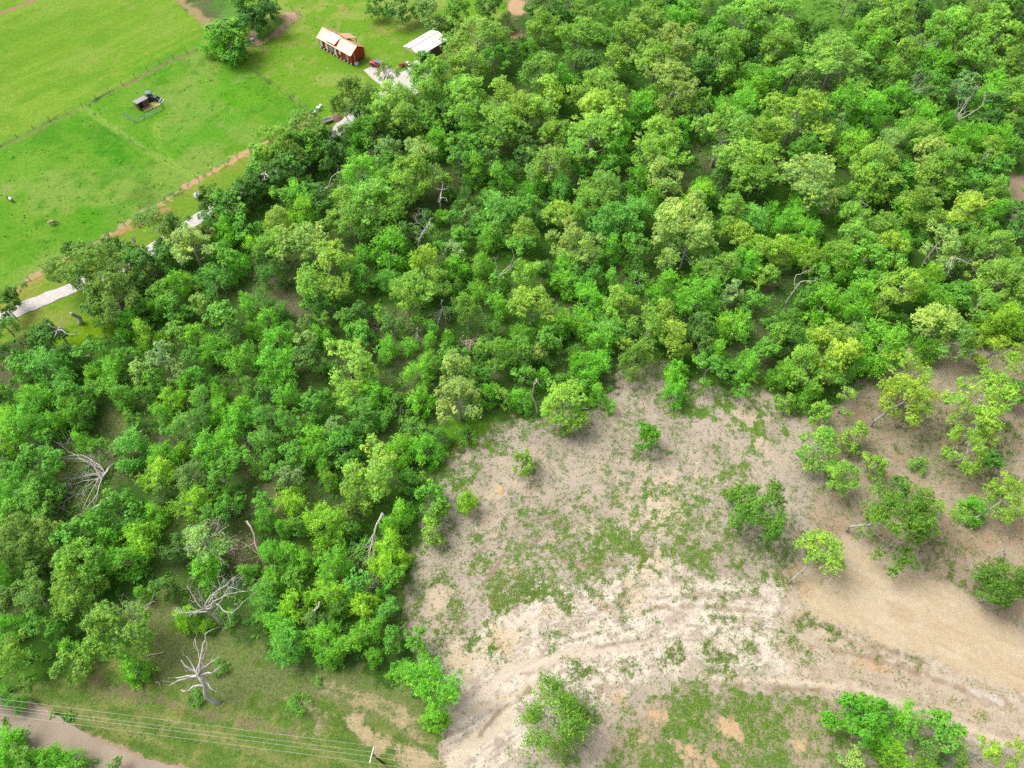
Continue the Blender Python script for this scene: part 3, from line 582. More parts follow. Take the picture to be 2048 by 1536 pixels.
PR_ = {
 'O': [proto_oak(11), proto_oak(12, W=9.5, H=12.5, K=8), proto_oak(13, W=8, H=12.5, K=6, flat=0.36), proto_oak(14, W=10, H=11.5, K=9, size=0.47, spread=0.62), proto_oak(15, W=9, H=13, K=6, size=0.50, spread=0.60),
       proto_oak(16, W=7.5, H=11, K=5, size=0.60), proto_oak(17, W=10.5, H=12, K=9, size=0.45, spread=0.64), proto_oak(18, W=8.5, H=12.5, K=7, size=0.52), proto_oak(19, W=9.5, H=11.5, K=7, size=0.50, spread=0.60)],
 'P': [proto_oak(31, W=10, H=12.5, K=7, size=0.42, spread=0.68, per=11, open_=0.1), proto_oak(32, W=9, H=12, K=6, size=0.43, spread=0.68, per=10, open_=0.08), proto_oak(33, W=8, H=12, K=6, size=0.43, spread=0.66, per=11, open_=0.08)],
 'B': [proto_oak(51, W=6.5, H=7.6, K=6, per=12, leafs=0.24, dens=14, flat=0.40, size=0.56, spread=0.52, squash=1.0, bare=2), proto_oak(52, W=6.5, H=8.2, K=5, per=12, leafs=0.23, dens=13, flat=0.42, size=0.58, spread=0.5, squash=1.0, bare=2), proto_oak(53, W=7, H=7.6, K=7, per=11, leafs=0.22, dens=13, flat=0.4, size=0.5, spread=0.56, squash=1.0, bare=3),
       proto_oak(54, W=6, H=7.5, K=5, per=12, leafs=0.25, dens=13, flat=0.42, size=0.6, spread=0.46, squash=1.0, bare=2), proto_oak(55, W=6.8, H=7.8, K=6, per=12, leafs=0.23, dens=13, flat=0.42, size=0.52, spread=0.58, squash=1.0, bare=3)],
 'F': [proto_bush(71), proto_bush(72, W=6.5, H=7.5, spiky=0.8, K=5), proto_bush(73, W=6, H=6.4, spiky=0.5, K=7), proto_bush(74, W=7, H=8, spiky=0.95, K=6, leafs=0.19), proto_bush(75, W=6, H=7.4, spiky=0.7, K=4, size=0.6), proto_bush(76, W=6.4, H=7.0, spiky=0.75, K=7, size=0.46, spread=0.62), proto_bush(77, W=6.2, H=7.8, spiky=0.85, K=5, size=0.55)],
 'C': [proto_bush(91, W=4.5, H=7, spiky=0.45, K=6, leafs=0.13, cone=0.6, dens=12), proto_bush(92, W=5, H=6.5, spiky=0.5, K=6, leafs=0.14, cone=0.4, dens=12)],
 'U': [proto_bush(95, W=4.5, H=3.2, spiky=0.7, K=5, per=6, leafs=0.22, dens=8), proto_bush(96, W=4, H=3.0, spiky=0.9, K=5, per=5, leafs=0.23, dens=8)],
 'T': [proto_bush(97, taper=1.05, W=9, H=9.0, spiky=1.05, K=9, per=9, size=0.36, spread=0.72, leafs=0.16, cone=0.25, dens=10, low=0.42, leaves=9)],
}
# letter: prototype set, name, category, albedo, colour words, shape words
KIND = {
 'O': ('O','oak_tree','oak', (0.168,0.335,0.040), 'yellow-green', 'clumpy oak'),
 'Y': ('O','oak_tree','oak', (0.212,0.360,0.040), 'golden green', 'clumpy oak'),
 'G': ('O','oak_tree','oak', (0.145,0.295,0.036), 'mid green', 'clumpy oak'),
 'A': ('O','oak_tree','oak', (0.205,0.340,0.068), 'pale grey-green', 'clumpy oak'),
 'K': ('O','oak_tree','oak', (0.125,0.240,0.036), 'olive', 'clumpy oak'),
 'Z': ('P','oak_tree','oak', (0.185,0.325,0.040), 'yellow-green', 'gappy oak'),
 'Q': ('P','oak_tree','oak', (0.185,0.325,0.030), 'lime', 'gappy oak'),
 'R': ('P','oak_tree','oak', (0.105,0.205,0.034), 'dark olive', 'gappy oak'),
 'N': ('O','oak_tree','oak', (0.088,0.200,0.020), 'deep green', 'clumpy oak'),
 'V': ('B','bushy_tree','tree', (0.070,0.225,0.014), 'vivid green', 'rounded bushy tree'),
 'B': ('B','round_tree','tree', (0.105,0.285,0.030), 'mid green', 'round-headed tree'),
 'D': ('B','round_tree','tree', (0.080,0.200,0.032), 'dark green', 'round-headed tree'),
 'S': ('B','round_tree','tree', (0.165,0.300,0.082), 'silvery green', 'round-headed tree'),
 'F': ('F','bushy_tree','tree', (0.115,0.325,0.022), 'bright green', 'bushy tree'),
 'H': ('F','bushy_tree','tree', (0.105,0.285,0.036), 'cool green', 'bushy tree'),
 'L': ('F','bushy_tree','tree', (0.160,0.350,0.020), 'lime green', 'bushy tree'),
 'E': ('F','bushy_tree','tree', (0.085,0.220,0.028), 'dark green', 'bushy tree'),
 'C': ('C','cedar_tree','cedar', (0.100,0.185,0.036), 'dark olive', 'pointed cedar'),
 'U': ('U','shrub','shrub', (0.110,0.270,0.032), 'green', 'low shrub'),
 'T': ('T','young_oak_tree','oak', (0.100,0.225,0.020), 'fresh green', 'upright young oak'),
}
TREES = """
862 27 60 S|917 17 55 B|752 7 42 B|800 10 52 D|840 12 40 B|975 12 50 D|1014 40 34 C|902 48 24 C|955 72 112 O|1008 72 32 D|938 122 74 O|990 118 62 B|852 128 48 B|864 162 88 G|775 148 46 Z|712 192 76 K|725 222 58 D|782 197 88 O|845 190 68 G|805 230 72 O|937 186 84 O|920 226 68 O|1000 190 68 Y|837 246 56 D|885 226 52 D|850 252 58 F|995 240 84 O|1000 276 58 B|775 296 50 S|862 286 58 F|917 290 58 B|950 305 52 B|787 256 44 D|750 262 58 B|714 262 44 F|690 264 28 S|707 308 28 F
612 252 78 K|557 286 78 O|600 296 66 B|537 316 68 B|582 330 68 D|632 286 48 B|665 265 22 C|667 300 40 D|650 316 40 D|525 355 58 B|562 352 48 D|725 346 78 F|780 328 48 B|835 325 88 A|825 352 78 O|882 358 42 O|917 320 58 B|950 338 58 F|1000 358 58 F|762 362 58 O|800 376 68 O|980 322 48 D|600 380 58 F|640 400 56 D|560 395 50 B
1069 15 48 D|1129 18 68 D|1174 30 68 G|1091 44 58 O|1231 40 40 G|1249 8 38 B|1306 12 46 O|1336 10 48 D|1374 20 58 B|1416 15 58 G|1486 40 98 O|1528 15 50 O|1301 52 78 G|1346 42 48 F|1261 68 68 O|1386 46 54 F|1424 66 58 B|1481 88 44 F|1514 60 58 O|1521 106 48 D|1154 76 84 O|1056 100 40 F|1174 122 58 D|1224 120 68 O|1311 118 94 O|1359 86 78 A|1399 96 68 G|1436 108 84 G|1479 133 44 O|1399 143 58 D|1036 88 32 D|1081 146 78 G|1124 150 48 F|1096 190 78 Y|1039 212 68 Y|1191 176 94 O|1196 222 94 Y|1341 181 104 A|1296 206 78 F|1409 195 36 O|1449 155 40 B|1356 218 68 G|1274 230 68 F|1511 155 58 F|1499 182 58 F|1474 212 78 F|1391 232 44 D
1086 226 58 O|1044 250 48 D|1109 270 58 O|1184 270 98 O|1241 276 58 F|1309 270 78 O|1361 265 48 F|1441 270 114 O|1511 240 58 B|1521 262 58 O|1044 290 58 D|1101 322 88 G|1056 312 48 D|1164 322 58 B|1231 305 68 F|1306 298 68 O|1356 325 58 O|1331 348 68 A|1274 360 48 F|1209 345 58 B|1074 355 58 F|1119 370 58 H|1199 376 78 G|1496 310 98 O|1449 350 58 D|1511 350 68 O|1399 376 48 F
1584 22 68 O|1569 66 68 O|1778 22 88 O|1751 52 58 O|1718 70 48 F|1691 8 48 S|1731 15 38 D|1826 12 58 D|1848 30 48 C|1791 50 30 D|1821 58 38 B|1918 15 58 B|1898 52 78 O|1948 26 68 G|1998 18 58 B|2031 18 58 D|1998 56 78 O|2038 76 48 O|1966 106 68 O|2023 116 58 O|1623 58 48 D|1673 110 118 G|1611 120 48 B|1586 140 58 O|1551 100 68 O|1548 160 48 F|1618 163 48 S|1761 92 68 F|1806 110 58 O|1843 100 48 G|1878 86 58 B|1923 106 58 C|1848 135 68 F|1883 128 48 F|1781 140 48 O|1753 148 48 D|1721 135 48 B|1981 146 48 C|2033 136 48 S|1916 170 58 S|1871 163 48 B|1986 170 58 F|2023 182 68 O
1691 200 84 F|1748 196 48 F|1798 190 58 F|1741 230 74 F|1681 240 30 S|1593 225 114 Y|1813 230 26 A|1848 196 48 D|1846 238 58 F|1873 200 48 B|1961 200 58 F|1971 240 48 D|2006 212 58 D|2031 212 58 O|1896 241 40 F|1641 258 58 D|1701 290 68 L|1781 286 68 A|1823 266 58 F|1858 270 68 G|1858 308 68 A|1926 282 68 F|1961 272 48 F|1998 276 58 F|2036 262 40 D|2033 300 48 B|1548 320 58 O|1611 292 58 B|1628 312 48 F|1633 350 118 A|1756 330 98 G|1748 362 68 O|1813 345 48 B|1901 342 78 O|1861 362 58 O|1976 308 58 O|1998 338 58 B|1948 362 58 B|1988 378 48 O|1791 376 48 B
222 494 40 D|140 500 30 D|178 532 96 K|225 590 90 K|265 509 48 D|320 439 76 K|360 444 48 K|382 494 84 A|332 530 34 H|290 560 34 D|357 566 48 F|385 562 30 O|425 566 58 H|445 514 58 B|410 466 30 D|430 398 56 D|462 420 68 B|450 460 48 F|487 460 48 B|475 524 48 F|508 484 38 L|487 388 52 D|275 608 40 B|325 592 54 B|310 618 38 F|350 616 58 B|405 604 40 A|452 636 74 B|495 604 48 F|252 649 48 F|292 669 58 L|357 664 48 G|395 672 48 F|437 696 58 F|382 712 44 B|322 716 64 S|352 742 48 S|282 740 48 A|225 744 48 F|250 714 44 B|175 706 58 B|45 726 58 B|100 734 78 H|85 668 58 D|15 618 40 D|15 660 58 D|8 704 40 D|58 682 48 C|137 706 40 D|400 754 48 B|487 722 58 F|195 754 40 F|307 756 40 B|505 660 30 F|195 622 50 D
550 436 58 Y|557 484 68 O|607 421 58 L|612 476 88 A|687 414 78 O|737 409 88 O|795 416 58 O|702 449 58 G|752 450 58 E|820 466 48 D|785 496 68 F|655 539 98 Y|632 572 68 O|545 546 58 E|730 554 48 B|777 560 44 H|847 514 54 Y|835 571 78 O|812 592 58 O|872 559 54 O|762 636 36 O|835 644 30 O|912 534 48 F|902 441 40 B|882 436 26 F|922 471 40 B|990 430 94 H|982 476 48 F|937 434 40 S|912 504 48 S|882 496 38 B|962 530 48 F|957 582 44 F|937 622 52 G|1000 610 44 F|1002 558 40 B
687 632 36 O|662 608 58 E|620 608 34 B|527 608 48 E|535 640 48 F|647 638 36 G|612 646 40 K|610 684 48 A|655 680 34 F|557 672 58 F|547 722 78 F|607 716 58 D|727 676 58 B|772 700 48 F|695 725 94 O|732 748 58 O|860 722 44 F|900 708 48 B|917 746 72 A|987 706 68 G|837 748 58 F|787 652 54 D|717 622 48 D|862 656 28 F|527 520 40 D
1049 412 54 B|1086 422 40 D|1124 422 58 Y|1169 400 58 O|1154 430 58 G|1044 459 64 O|1044 494 54 B|1124 472 68 A|1169 494 68 A|1130 530 58 F|1236 446 98 H|1219 497 58 F|1269 494 58 B|1299 399 48 F|1276 419 58 B|1224 394 58 D|1366 442 112 A|1374 489 98 A|1449 454 48 O|1481 466 58 Y|1519 492 54 Y|1526 544 44 Y|1444 524 68 O|1391 399 58 L|1469 412 54 O|1514 434 58 H|1494 526 58 F|1414 546 48 B|1386 554 48 F
1054 544 54 O|1084 544 48 D|1066 609 74 Y|1129 568 54 F|1154 556 48 E|1189 552 48 B|1224 564 44 F|1179 600 74 F|1274 522 54 E|1279 560 50 U|1324 577 68 F|1244 596 64 Y|1231 629 48 O|1394 594 84 F|1464 590 48 S|1509 602 48 B|1316 622 58 Y|1299 654 78 O|1346 668 74 Y|1274 718 58 G|1249 689 40 Y|1116 646 58 F|1211 654 68 H|1164 650 48 F|1199 685 54 F|1399 650 58 D|1439 660 48 L|1469 655 68 F|1399 690 58 D|1356 743 50 F|1414 735 68 B|1479 735 64 F|1044 697 58 B|1071 707 36 A|1099 680 58 B|1164 725 58 F|1199 728 48 F|1044 753 48 B|1086 755 38 F|1174 758 48 F|1524 697 48 B|1434 710 58 F
1606 469 68 F|1573 446 58 F|1611 407 68 F|1611 502 58 L|1646 512 48 L|1551 496 48 Y|1561 520 40 Y|1548 555 36 O|1618 517 44 Z|1703 432 54 O|1756 456 78 O|1716 475 58 O|1771 492 58 Y|1686 505 58 G|1736 517 78 B|1808 487 48 F|1808 430 58 F|1846 410 78 G|1941 414 78 Y|1898 431 44 Y|1986 431 58 F|1961 461 58 B|1998 402 48 F|1918 461 48 D|1876 485 74 A|1931 495 58 G|1996 495 78 O|1958 545 48 Y|1998 560 88 O|2026 540 58 O|2033 592 58 O|2038 459 48 D|2031 420 48 D|1811 565 78 Y|1776 600 58 Y|1858 560 58 L|1856 597 68 F|1916 585 58 B|1966 605 58 O|1741 565 58 F|1716 600 78 F|1648 610 68 F|1643 545 44 B|1696 530 58 F|1798 527 58 B|1873 647 88 A|1906 680 78 K|1856 698 48 F|1973 652 68 L|2011 647 78 L|2041 661 58 L|1991 697 74 Q|2011 735 78 Q|1653 672 78 Y|1668 705 88 Y|1616 732 78 O|1661 740 58 O|1588 677 58 E|1551 670 48 O|1711 635 58 F|1761 692 98 F|1711 700 58 F|1566 747 58 F|1711 667 38 S|1811 737 84 Q|1606 597 38 B
70 793 58 F|150 783 58 B|195 780 48 B|237 789 58 F|287 784 38 B|337 794 48 L|400 794 54 H|435 819 44 F|487 811 44 F|140 824 58 F|107 851 44 F|162 831 48 B|50 851 78 F|22 834 48 L|12 789 48 B|90 881 36 B|75 924 74 B|20 889 58 L|8 919 40 D|25 949 48 B|265 844 38 B|325 826 44 F|375 851 58 H|462 851 58 F|425 894 78 F|325 906 48 F|362 899 30 L|257 901 68 H|165 879 38 F|197 899 44 B|385 949 76 C|310 954 64 L|320 994 44 C|375 1006 68 L|450 956 68 B|475 919 58 B|457 1014 58 B|75 981 78 H|22 981 58 F|88 1006 68 B|25 1026 58 B|232 1021 78 B|255 1011 48 B|45 1064 84 K|30 1099 68 K|95 1064 68 K|150 1081 84 B|75 1119 58 K|217 1074 48 F|282 1074 74 L|250 1124 78 F|155 1129 88 G|312 1031 44 F|350 1094 48 D|410 1081 84 A|410 1131 58 F|495 1139 40 F|425 1031 48 B|12 1139 40 F|187 1140 48 F
532 790 48 D|577 790 48 F|632 807 58 B|700 783 58 O|752 790 58 F|727 831 74 H|537 834 48 H|582 849 58 B|675 851 44 S|625 874 54 F|532 881 58 H|595 909 54 B|630 911 48 F|687 894 68 H|800 899 58 F|800 812 56 U|847 802 48 F|822 856 48 U|852 868 46 U|857 899 58 F|917 801 92 A|934 870 44 U|970 789 44 F|1007 791 40 O|585 954 54 S|660 959 38 L|737 931 98 O|717 981 68 G|815 964 44 E|582 1001 58 L|527 1009 44 B|527 1036 48 F|652 1046 88 L|595 1051 44 B|707 1019 48 K|700 1056 38 E|802 1024 58 F|782 1051 48 F|860 994 60 B|882 1024 44 O|862 1064 48 O|777 1089 58 L|762 1126 54 L|807 1117 34 L|934 999 40 L|575 1114 58 F|612 1124 48 F|667 1131 68 F|722 1094 48 U|537 1101 48 F|647 931 34 B|842 956 26 O|550 944 44 B
1042 924 46 O|1130 802 88 O|1145 842 48 O|1046 801 44 F|1199 791 44 F|1221 814 24 F|1290 872 50 V|1351 786 52 F|1486 781 38 B|1487 1000 58 N|1520 1022 104 N|1570 801 34 O|1618 796 58 F|1646 826 48 O|1696 799 48 Z|1648 884 78 G|1711 872 54 O|1690 946 62 O|1744 926 50 O|1613 932 32 O|1815 796 108 Q|1963 801 106 Q|1960 852 88 Q|1935 896 88 Q|1970 922 48 D|1835 930 42 U|1802 976 48 D|1793 1042 128 N|1880 1024 74 Z|1948 1022 50 F|2010 996 84 Q|1648 1102 88 Z|2020 1152 78 N|2040 790 50 D|2000 1180 72 N
25 1191 58 K|65 1186 68 K|137 1173 78 G|150 1208 68 G|20 1303 68 G|15 1256 48 F|75 1241 58 B|107 1266 44 B|130 1200 40 B|230 1256 112 G|145 1331 66 G|262 1338 66 F|285 1188 34 F|372 1238 44 L|412 1251 28 L|390 1396 34 U|437 1332 36 U|12 1496 58 F|45 1514 58 G|85 1512 50 F|140 1524 54 F|228 1527 30 S|100 1532 58 F|320 1173 48 D
527 1201 58 H|597 1203 58 L|657 1181 68 L|717 1166 58 B|725 1208 58 L|762 1186 24 F|777 1223 44 H|675 1218 44 E|632 1246 58 C|557 1246 58 F|575 1286 78 H|652 1283 68 F|692 1288 58 F|737 1261 54 F|747 1313 38 F|787 1278 44 B|832 1278 54 B|805 1343 34 F|782 1351 18 F|862 1372 112 F|870 1441 44 F|665 1313 44 F|597 1406 44 U|634 1361 22 U|590 1168 48 B|540 1166 58 F
1109 1434 136 T|1736 1441 104 V|1823 1439 66 F|1761 1473 60 F|1873 1466 76 B|1786 1508 62 L|1700 1516 44 A|1861 1501 58 C|1851 1531 38 L|1911 1516 58 C|1973 1508 68 Q|2023 1506 58 Q
240 548 62 K|285 522 58 D|305 505 52 D|335 478 62 K|352 508 52 D|205 565 62 K|428 440 50 D|458 402 52 D|484 378 54 D|512 366 52 D|545 346 52 D|577 312 54 K|604 298 54 D|634 292 48 D|645 268 40 D|722 238 52 D|744 214 52 D|130 545 50 K|20 590 40 K|450 78 74 B|425 85 44 F|478 62 60 D|462 96 50 F|505 20 66 D|528 28 54 D|490 8 50 B|540 8 46 D
"""
def hsv_jit(c, r, a=0.10):
    k = 1 + r.uniform(-a, a)*1.3; return (c[0]*k*(1+r.uniform(-a, a)), c[1]*k, c[2]*k*(1+r.uniform(-a, a)), 1.0)
LEAN = {(1793,1042):(1692,1062),(1648,1102):(1578,1166),(1815,796):(1741,852),(2010,996):(1925,1050),(1963,801):(1905,850)}   # crown spot -> foot of the leaning trunk
rt = random.Random(77); PLANTED = []   # each: dict(px, py, w, letter, root, x, y, R)
def plant(px, py, wpx, L_, name=None, x=None, y=None, Wm=None, dark=1.0):
    st, nm, cat, col, cw, sw = KIND[L_]
    W = Wm or wpx*mpp(px, py, 6)*(1.13 if st == 'O' else 1.18 if st == 'B' else 1.13)
    if st == 'O' and W < 5.6: st = 'B'
    pr = rt.choice(PR_[st])
    if st in ('O','P'): H = min(15, 0.62*W + 5.6 + rt.uniform(-0.6, 0.8))
    elif st == 'U': H = W*0.62
    elif st == 'T': H = W*1.12
    elif st == 'C': H = W*1.1 + 0.8
    else: H = min(10.5, 0.72*W + 2.4 + rt.uniform(-0.4, 0.6))
    if W < 3.5: H = min(H, W*1.4)
    zc = pr['cz']/pr['H']*H
    p = at(px, py, zc) if x is None else Vector((x, y, 0))
    if nm in ('bushy_tree', 'round_tree') and W < 3.9: nm, cat = 'shrub', 'shrub'
    if (round(px), round(py)) in LEAN:
        b_ = at(*LEAN[(round(px), round(py))]); pr = proto_oak(700+len(PLANTED), W=W, H=H, K=8, lean=(p.x-b_.x, p.y-b_.y), open_=0.15 if st == 'P' else 0.0); p = b_
    root = empty(name or nm, (p.x, p.y, 0), rt.uniform(0, 6.28))
    ax_ = rt.uniform(-0.13, 0.13) if st != 'T' else 0; s = Vector((W/pr['W']*(1+ax_), W/pr['W']*(1-ax_), H/pr['H']))
    tk = link(bpy.data.objects.new('trunk', pr['trunk'])); cr = link(bpy.data.objects.new('crown', pr['crown']))
    for o in (tk, cr): o.parent = root
    root.scale = s
    if (round(px), round(py)) in LEAN: root.rotation_euler = (0, 0, 0); root.scale = (1, 1, 1)
    elif st == 'T': root.rotation_euler = (0, 0, 0)
    else: root.rotation_euler = (rt.gauss(0, 0.05), rt.gauss(0, 0.05), root.rotation_euler[2])
    cr.color = hsv_jit([q*1.48 for q in col], rt)
    PLANTED.append(dict(px=px, py=py, w=wpx, L=L_, root=root, x=p.x, y=p.y, W=W, nm=nm, cat=cat)); return root
for ln in TREES.strip().split('\n'):
    for tk_ in ln.split('|'):
        a, b, c, d = tk_.split(); plant(float(a), float(b), float(c), d)

# smaller growth between the big crowns, one object each
fi = np.nonzero((forest > 0.9) & (Y > 8) & (Y < 212) & (np.abs(X) < 158))[0]
rf = np.random.default_rng(5); cand = rf.choice(fi, 5000, replace=False); T_ = np.array([[q['x'], q['y'], q['W']] for q in PLANTED]); added = 0
GAPS = np.array([PP([g])[0].tolist()+[r] for g, r in [((175,960),9),((245,850),7),((185,665),8),((690,340),5),((1195,185),3),((1280,395),4),((1670,70),12),((565,600),4),((820,640),4),((490,1090),3),((985,640),3),((340,1230),9),((1040,15),4),((560,60),10),((1030,75),3),((2030,400),7),((700,250),3),((100,675),4)]])
for ci in cand:
    if added >= 150: break
    x, y = X[ci], Y[ci]; px, py = to_px((x, y, 2.0))
    if not (-15 < px < 2063 and -10 < py < 1545): continue
    d = np.hypot(T_[:,0]-x, T_[:,1]-y); W = rf.uniform(3.0, 4.6)
    if (d < 0.30*T_[:,2]+W*0.30).any() or (np.hypot(GAPS[:,0]-x, GAPS[:,1]-y) < GAPS[:,2]).any(): continue
    plant(px, py, W/mpp(px, py, 2), rt.choice('FFHBUEEUF'), x=x, y=y, Wm=W, name=None); T_ = np.vstack([T_, [x, y, W]]); added += 1
print('trees', len(PLANTED), 'small', added)

# ---- ground cover nobody could count
def clump_cover(name, n, idx_w, size, hgt, mat_, nl, leaf, seed, spread=0.5, up=0.9):
    r = np.random.default_rng(seed); p = idx_w/idx_w.sum(); ci = r.choice(NV, n, p=p); cx = X[ci]+r.uniform(-.25,.25,n); cy = Y[ci]+r.uniform(-.25,.25,n); cz = Z[ci]
    sz = size*r.uniform(0.5, 1.5, n); k = nl; q = unit(r.normal(size=(n,k,3))); q[:,:,2] = np.abs(q[:,:,2])
    rad = r.uniform(0.2, 1, (n,k,1)); P = np.stack([cx,cy,cz],1)[:,None,:] + q*rad*sz[:,None,None]*[1,1,hgt]; P[:,:,2] += 0.03
    T = np.clip(r.normal(0.5, 0.14, (n,1)) + r.normal(0, 0.12, (n,k)), 0, 1)
    V, F, T = leaf_quads(P.reshape(-1,3), (q*0.5+[0,0,up]).reshape(-1,3), leaf, r, T.ravel(), 0.6)
    o = link(bpy.data.objects.new(name, mesh_np(name, V, F, mat_, False, {'tone': T}))); return o
area = np.outer(np.gradient(gy), np.gradient(gx)).ravel(); inv = (np.abs(X) < 160) & (Y > -4) & (Y < 216)
M_UNDER = leaf_mat('undergrowth_leaves', False, (0.125, 0.33, 0.040)); M_WEED = leaf_mat('weed_leaves', False, (0.165, 0.275, 0.062), trans=0.2); M_GRASSB = leaf_mat('field_grass', False, (0.125, 0.36, 0.02), trans=0.2)
uw = area*inv*forest*np.clip(cov*smooth01((nB-0.3)*4), 0, 1)
tag(clump_cover('undergrowth', 8000, uw, 0.85, 0.75, M_UNDER, 40, 0.32, 61), 'low green brush covering the ground between the trees', 'undergrowth', kind='stuff')
lot = np.maximum(clear, strip)*inv*(Y < 100)
ww = (1-ROADM)*area*np.maximum(clear, strip*0.22)*inv*(Y < 100)*np.clip(cov*1.15-0.08, 0, 1)*smooth01((fbm(X*1.6, Y*1.6, 131, 3)-0.36)*5)
tag(clump_cover('weeds', 52000, ww, 0.22, 0.5, M_WEED, 5, 0.14, 62, up=0.8), 'small green weeds scattered over the cleared lot', 'weeds', kind='stuff')
dw = area*inv*np.clip(past+yard*0.4, 0, 1)*smooth01((fbm(X*0.45, Y*0.45, 141, 4)-0.56)*9)
tag(clump_cover('pasture_tufts', 800, dw, 0.26, 0.45, M_UNDER if False else M_GRASSB, 8, 0.30, 63), 'darker grass tufts scattered in the green pasture', 'grass', kind='stuff')
# dead twigs lying on the lot
def twigs():
    r = np.random.default_rng(66); wv = area*inv*np.maximum(clear*0.8, forest)*(Y < 120); n = 900; ci = r.choice(NV, n, p=wv/wv.sum()); mb = MB()
    for c in ci:
        a = r.uniform(0, 6.28); l = r.uniform(0.25, 1.0); x, y, z = X[c], Y[c], Z[c]+0.05; b = r.uniform(-0.3, 0.3)
        mb.tube([(x,y,z),(x+math.cos(a)*l*.5,y+math.sin(a)*l*.5,z+0.08),(x+math.cos(a+b)*l,y+math.sin(a+b)*l,z)], [0.03,0.025,0.012], 4)
    tag(mb.build('fallen_twigs', M_DEAD), 'grey dead twigs lying over the bare soil', 'twigs', kind='stuff')
twigs()
# woods that carry on beyond the lot, read as one mass
def far_woods():
    r = np.random.default_rng(9); Vs, Fs, Ts = [], [], []; o = 0; k = 0
    for i in range(900):
        x, y = r.uniform(-260, 260), r.uniform(60, 330); px, py = to_px((x, y, 6)); m_ = 60
        if -m_ < px < 2048+m_ and -m_ < py < 1600: continue
        if x < -20 and y < 320 and px < 1100: continue
        pr = PR_['B' if r.random() < 0.5 else 'O'][int(r.integers(0, 3))]['crown']; nv = len(pr.vertices)
        co = np.empty(nv*3, np.float32); pr.vertices.foreach_get('co', co); co = co.reshape(-1,4,3)
        sel = r.random(len(co)) < 0.22; c = co[sel]; mid = c.mean(1, keepdims=True); c = mid + (c-mid)*2.0; n = len(c)
        an = r.uniform(0, 6.28); R_ = np.array([[math.cos(an),-math.sin(an),0],[math.sin(an),math.cos(an),0],[0,0,1]]); c = c.reshape(-1,3) @ R_.T*r.uniform(0.8,1.2)+[x,y,0]
        Vs.append(c); Fs.append(np.arange(4*n).reshape(-1,4)+o); o += 4*n; Ts.append(np.repeat(np.clip(r.normal(0.5, 0.2, n), 0, 1), 4)); k += 1
        if k > 170: break
    m = mesh_np('distant_woods', np.concatenate(Vs), np.concatenate(Fs), leaf_mat('woods_leaves', False, (0.09, 0.16, 0.03)), False, {'tone': np.concatenate(Ts)})
    tag(link(bpy.data.objects.new('distant_woods', m)), 'mixed green woods continuing beyond the cleared lot', 'woods', kind='stuff')
far_woods()
# ------------------------------------------------------------------ dead trees, stumps and fallen wood
LANDMARKS = []   # (words, px, py)
def limb_pts(a, b, r, wob=0.12, n=7):
    a, b = Vector(a), Vector(b); L_ = (b-a).length; out = []
    o1 = Vector((r.gauss(0,1), r.gauss(0,1), r.gauss(0,0.6)))*L_*wob; o2 = Vector((r.gauss(0,1), r.gauss(0,1), r.gauss(0,0.6)))*L_*wob*0.6
    for i in range(n+1):
        f = i/n; out.append(a.lerp(b, f) + o1*math.sin(math.pi*f) + o2*math.sin(2*math.pi*f) + Vector((r.gauss(0,1), r.gauss(0,1), r.gauss(0,1)))*L_*0.012*(0 < i < n))
    return out
def add_twigs(mb, pts, r0, r, depth=2, f0=0.35, twig=0.45, count=4):
    L_ = (pts[-1]-pts[0]).length
    for k in range(count):
        i = int(len(pts)*(f0+(0.98-f0)*r.random())); i = min(max(i, 1), len(pts)-1)
        d = (pts[i]-pts[i-1]).normalized(); q = Vector((r.gauss(0,1), r.gauss(0,1), r.gauss(0,0.7)+0.25)).normalized()
        e = pts[i] + (d*0.75+q*0.75).normalized()*L_*twig*r.uniform(0.5, 1.0); rr = max(0.022, r0*(1-0.6*i/len(pts))*0.5)
        tp = limb_pts(pts[i], e, r, 0.13, 4); mb.tube(tp, [rr*(1-0.75*j/4) for j in range(5)], 4)
        if depth > 1: add_twigs(mb, tp, rr, r, depth-1, 0.3, 0.55, 2)
def dead_tree(name, label, cat, base, top, hz, limbs, r0=0.22, m=None, seed=1, twigs=4, depth=2, root_z=0.0, mark=None, group=None, cut=0.35, wob=0.08):
    """base/top: photo points of the trunk's foot and its head (head at height hz); limbs: (px, py, z) of the limb ends"""
    lift = 3.0 if name == 'dead_tree' and base[1] < 900 and base[0] > 400 else 0.0; hz += lift; limbs = [(q[0], q[1], q[2]+lift) for q in limbs]
    m = m or M_DEAD; r = random.Random(seed); b = at(*base, root_z); t = at(*top, hz); root = empty(name, (b.x, b.y, 0)); o0 = Vector((b.x, b.y, 0))
    tp = [p-o0 for p in limb_pts(b-Vector((0,0,0.15 if root_z == 0 else 0)), t, r, 0.05, 6)]
    mb = MB(); mb.tube(tp, [r0*(1.25 if i == 0 else 1)*(1-0.45*i/6) for i in range(7)], 8); mb.build('trunk', m, root, True)
    for q in limbs:
        e = at(*q)-o0; f = q[3] if len(q) > 3 else None
        s = tp[-1] if r.random() < 0.6 else tp[4 + (r.random() < 0.5)]
        lp = limb_pts(s, e, r, wob, 8); rr = max(0.055, r0*(0.33 if name.startswith('fallen') else 0.45)); lb = MB(); lb.tube(lp, [rr*(1-0.8*i/8) + 0.015 for i in range(9)], 5); add_twigs(lb, lp, rr, r, depth, cut, 0.4, twigs)
        lb.build('branch', m, root, True)
    tag(root, label, cat, group); LANDMARKS.append((mark or None, top[0], top[1])); return root
DT = dead_tree
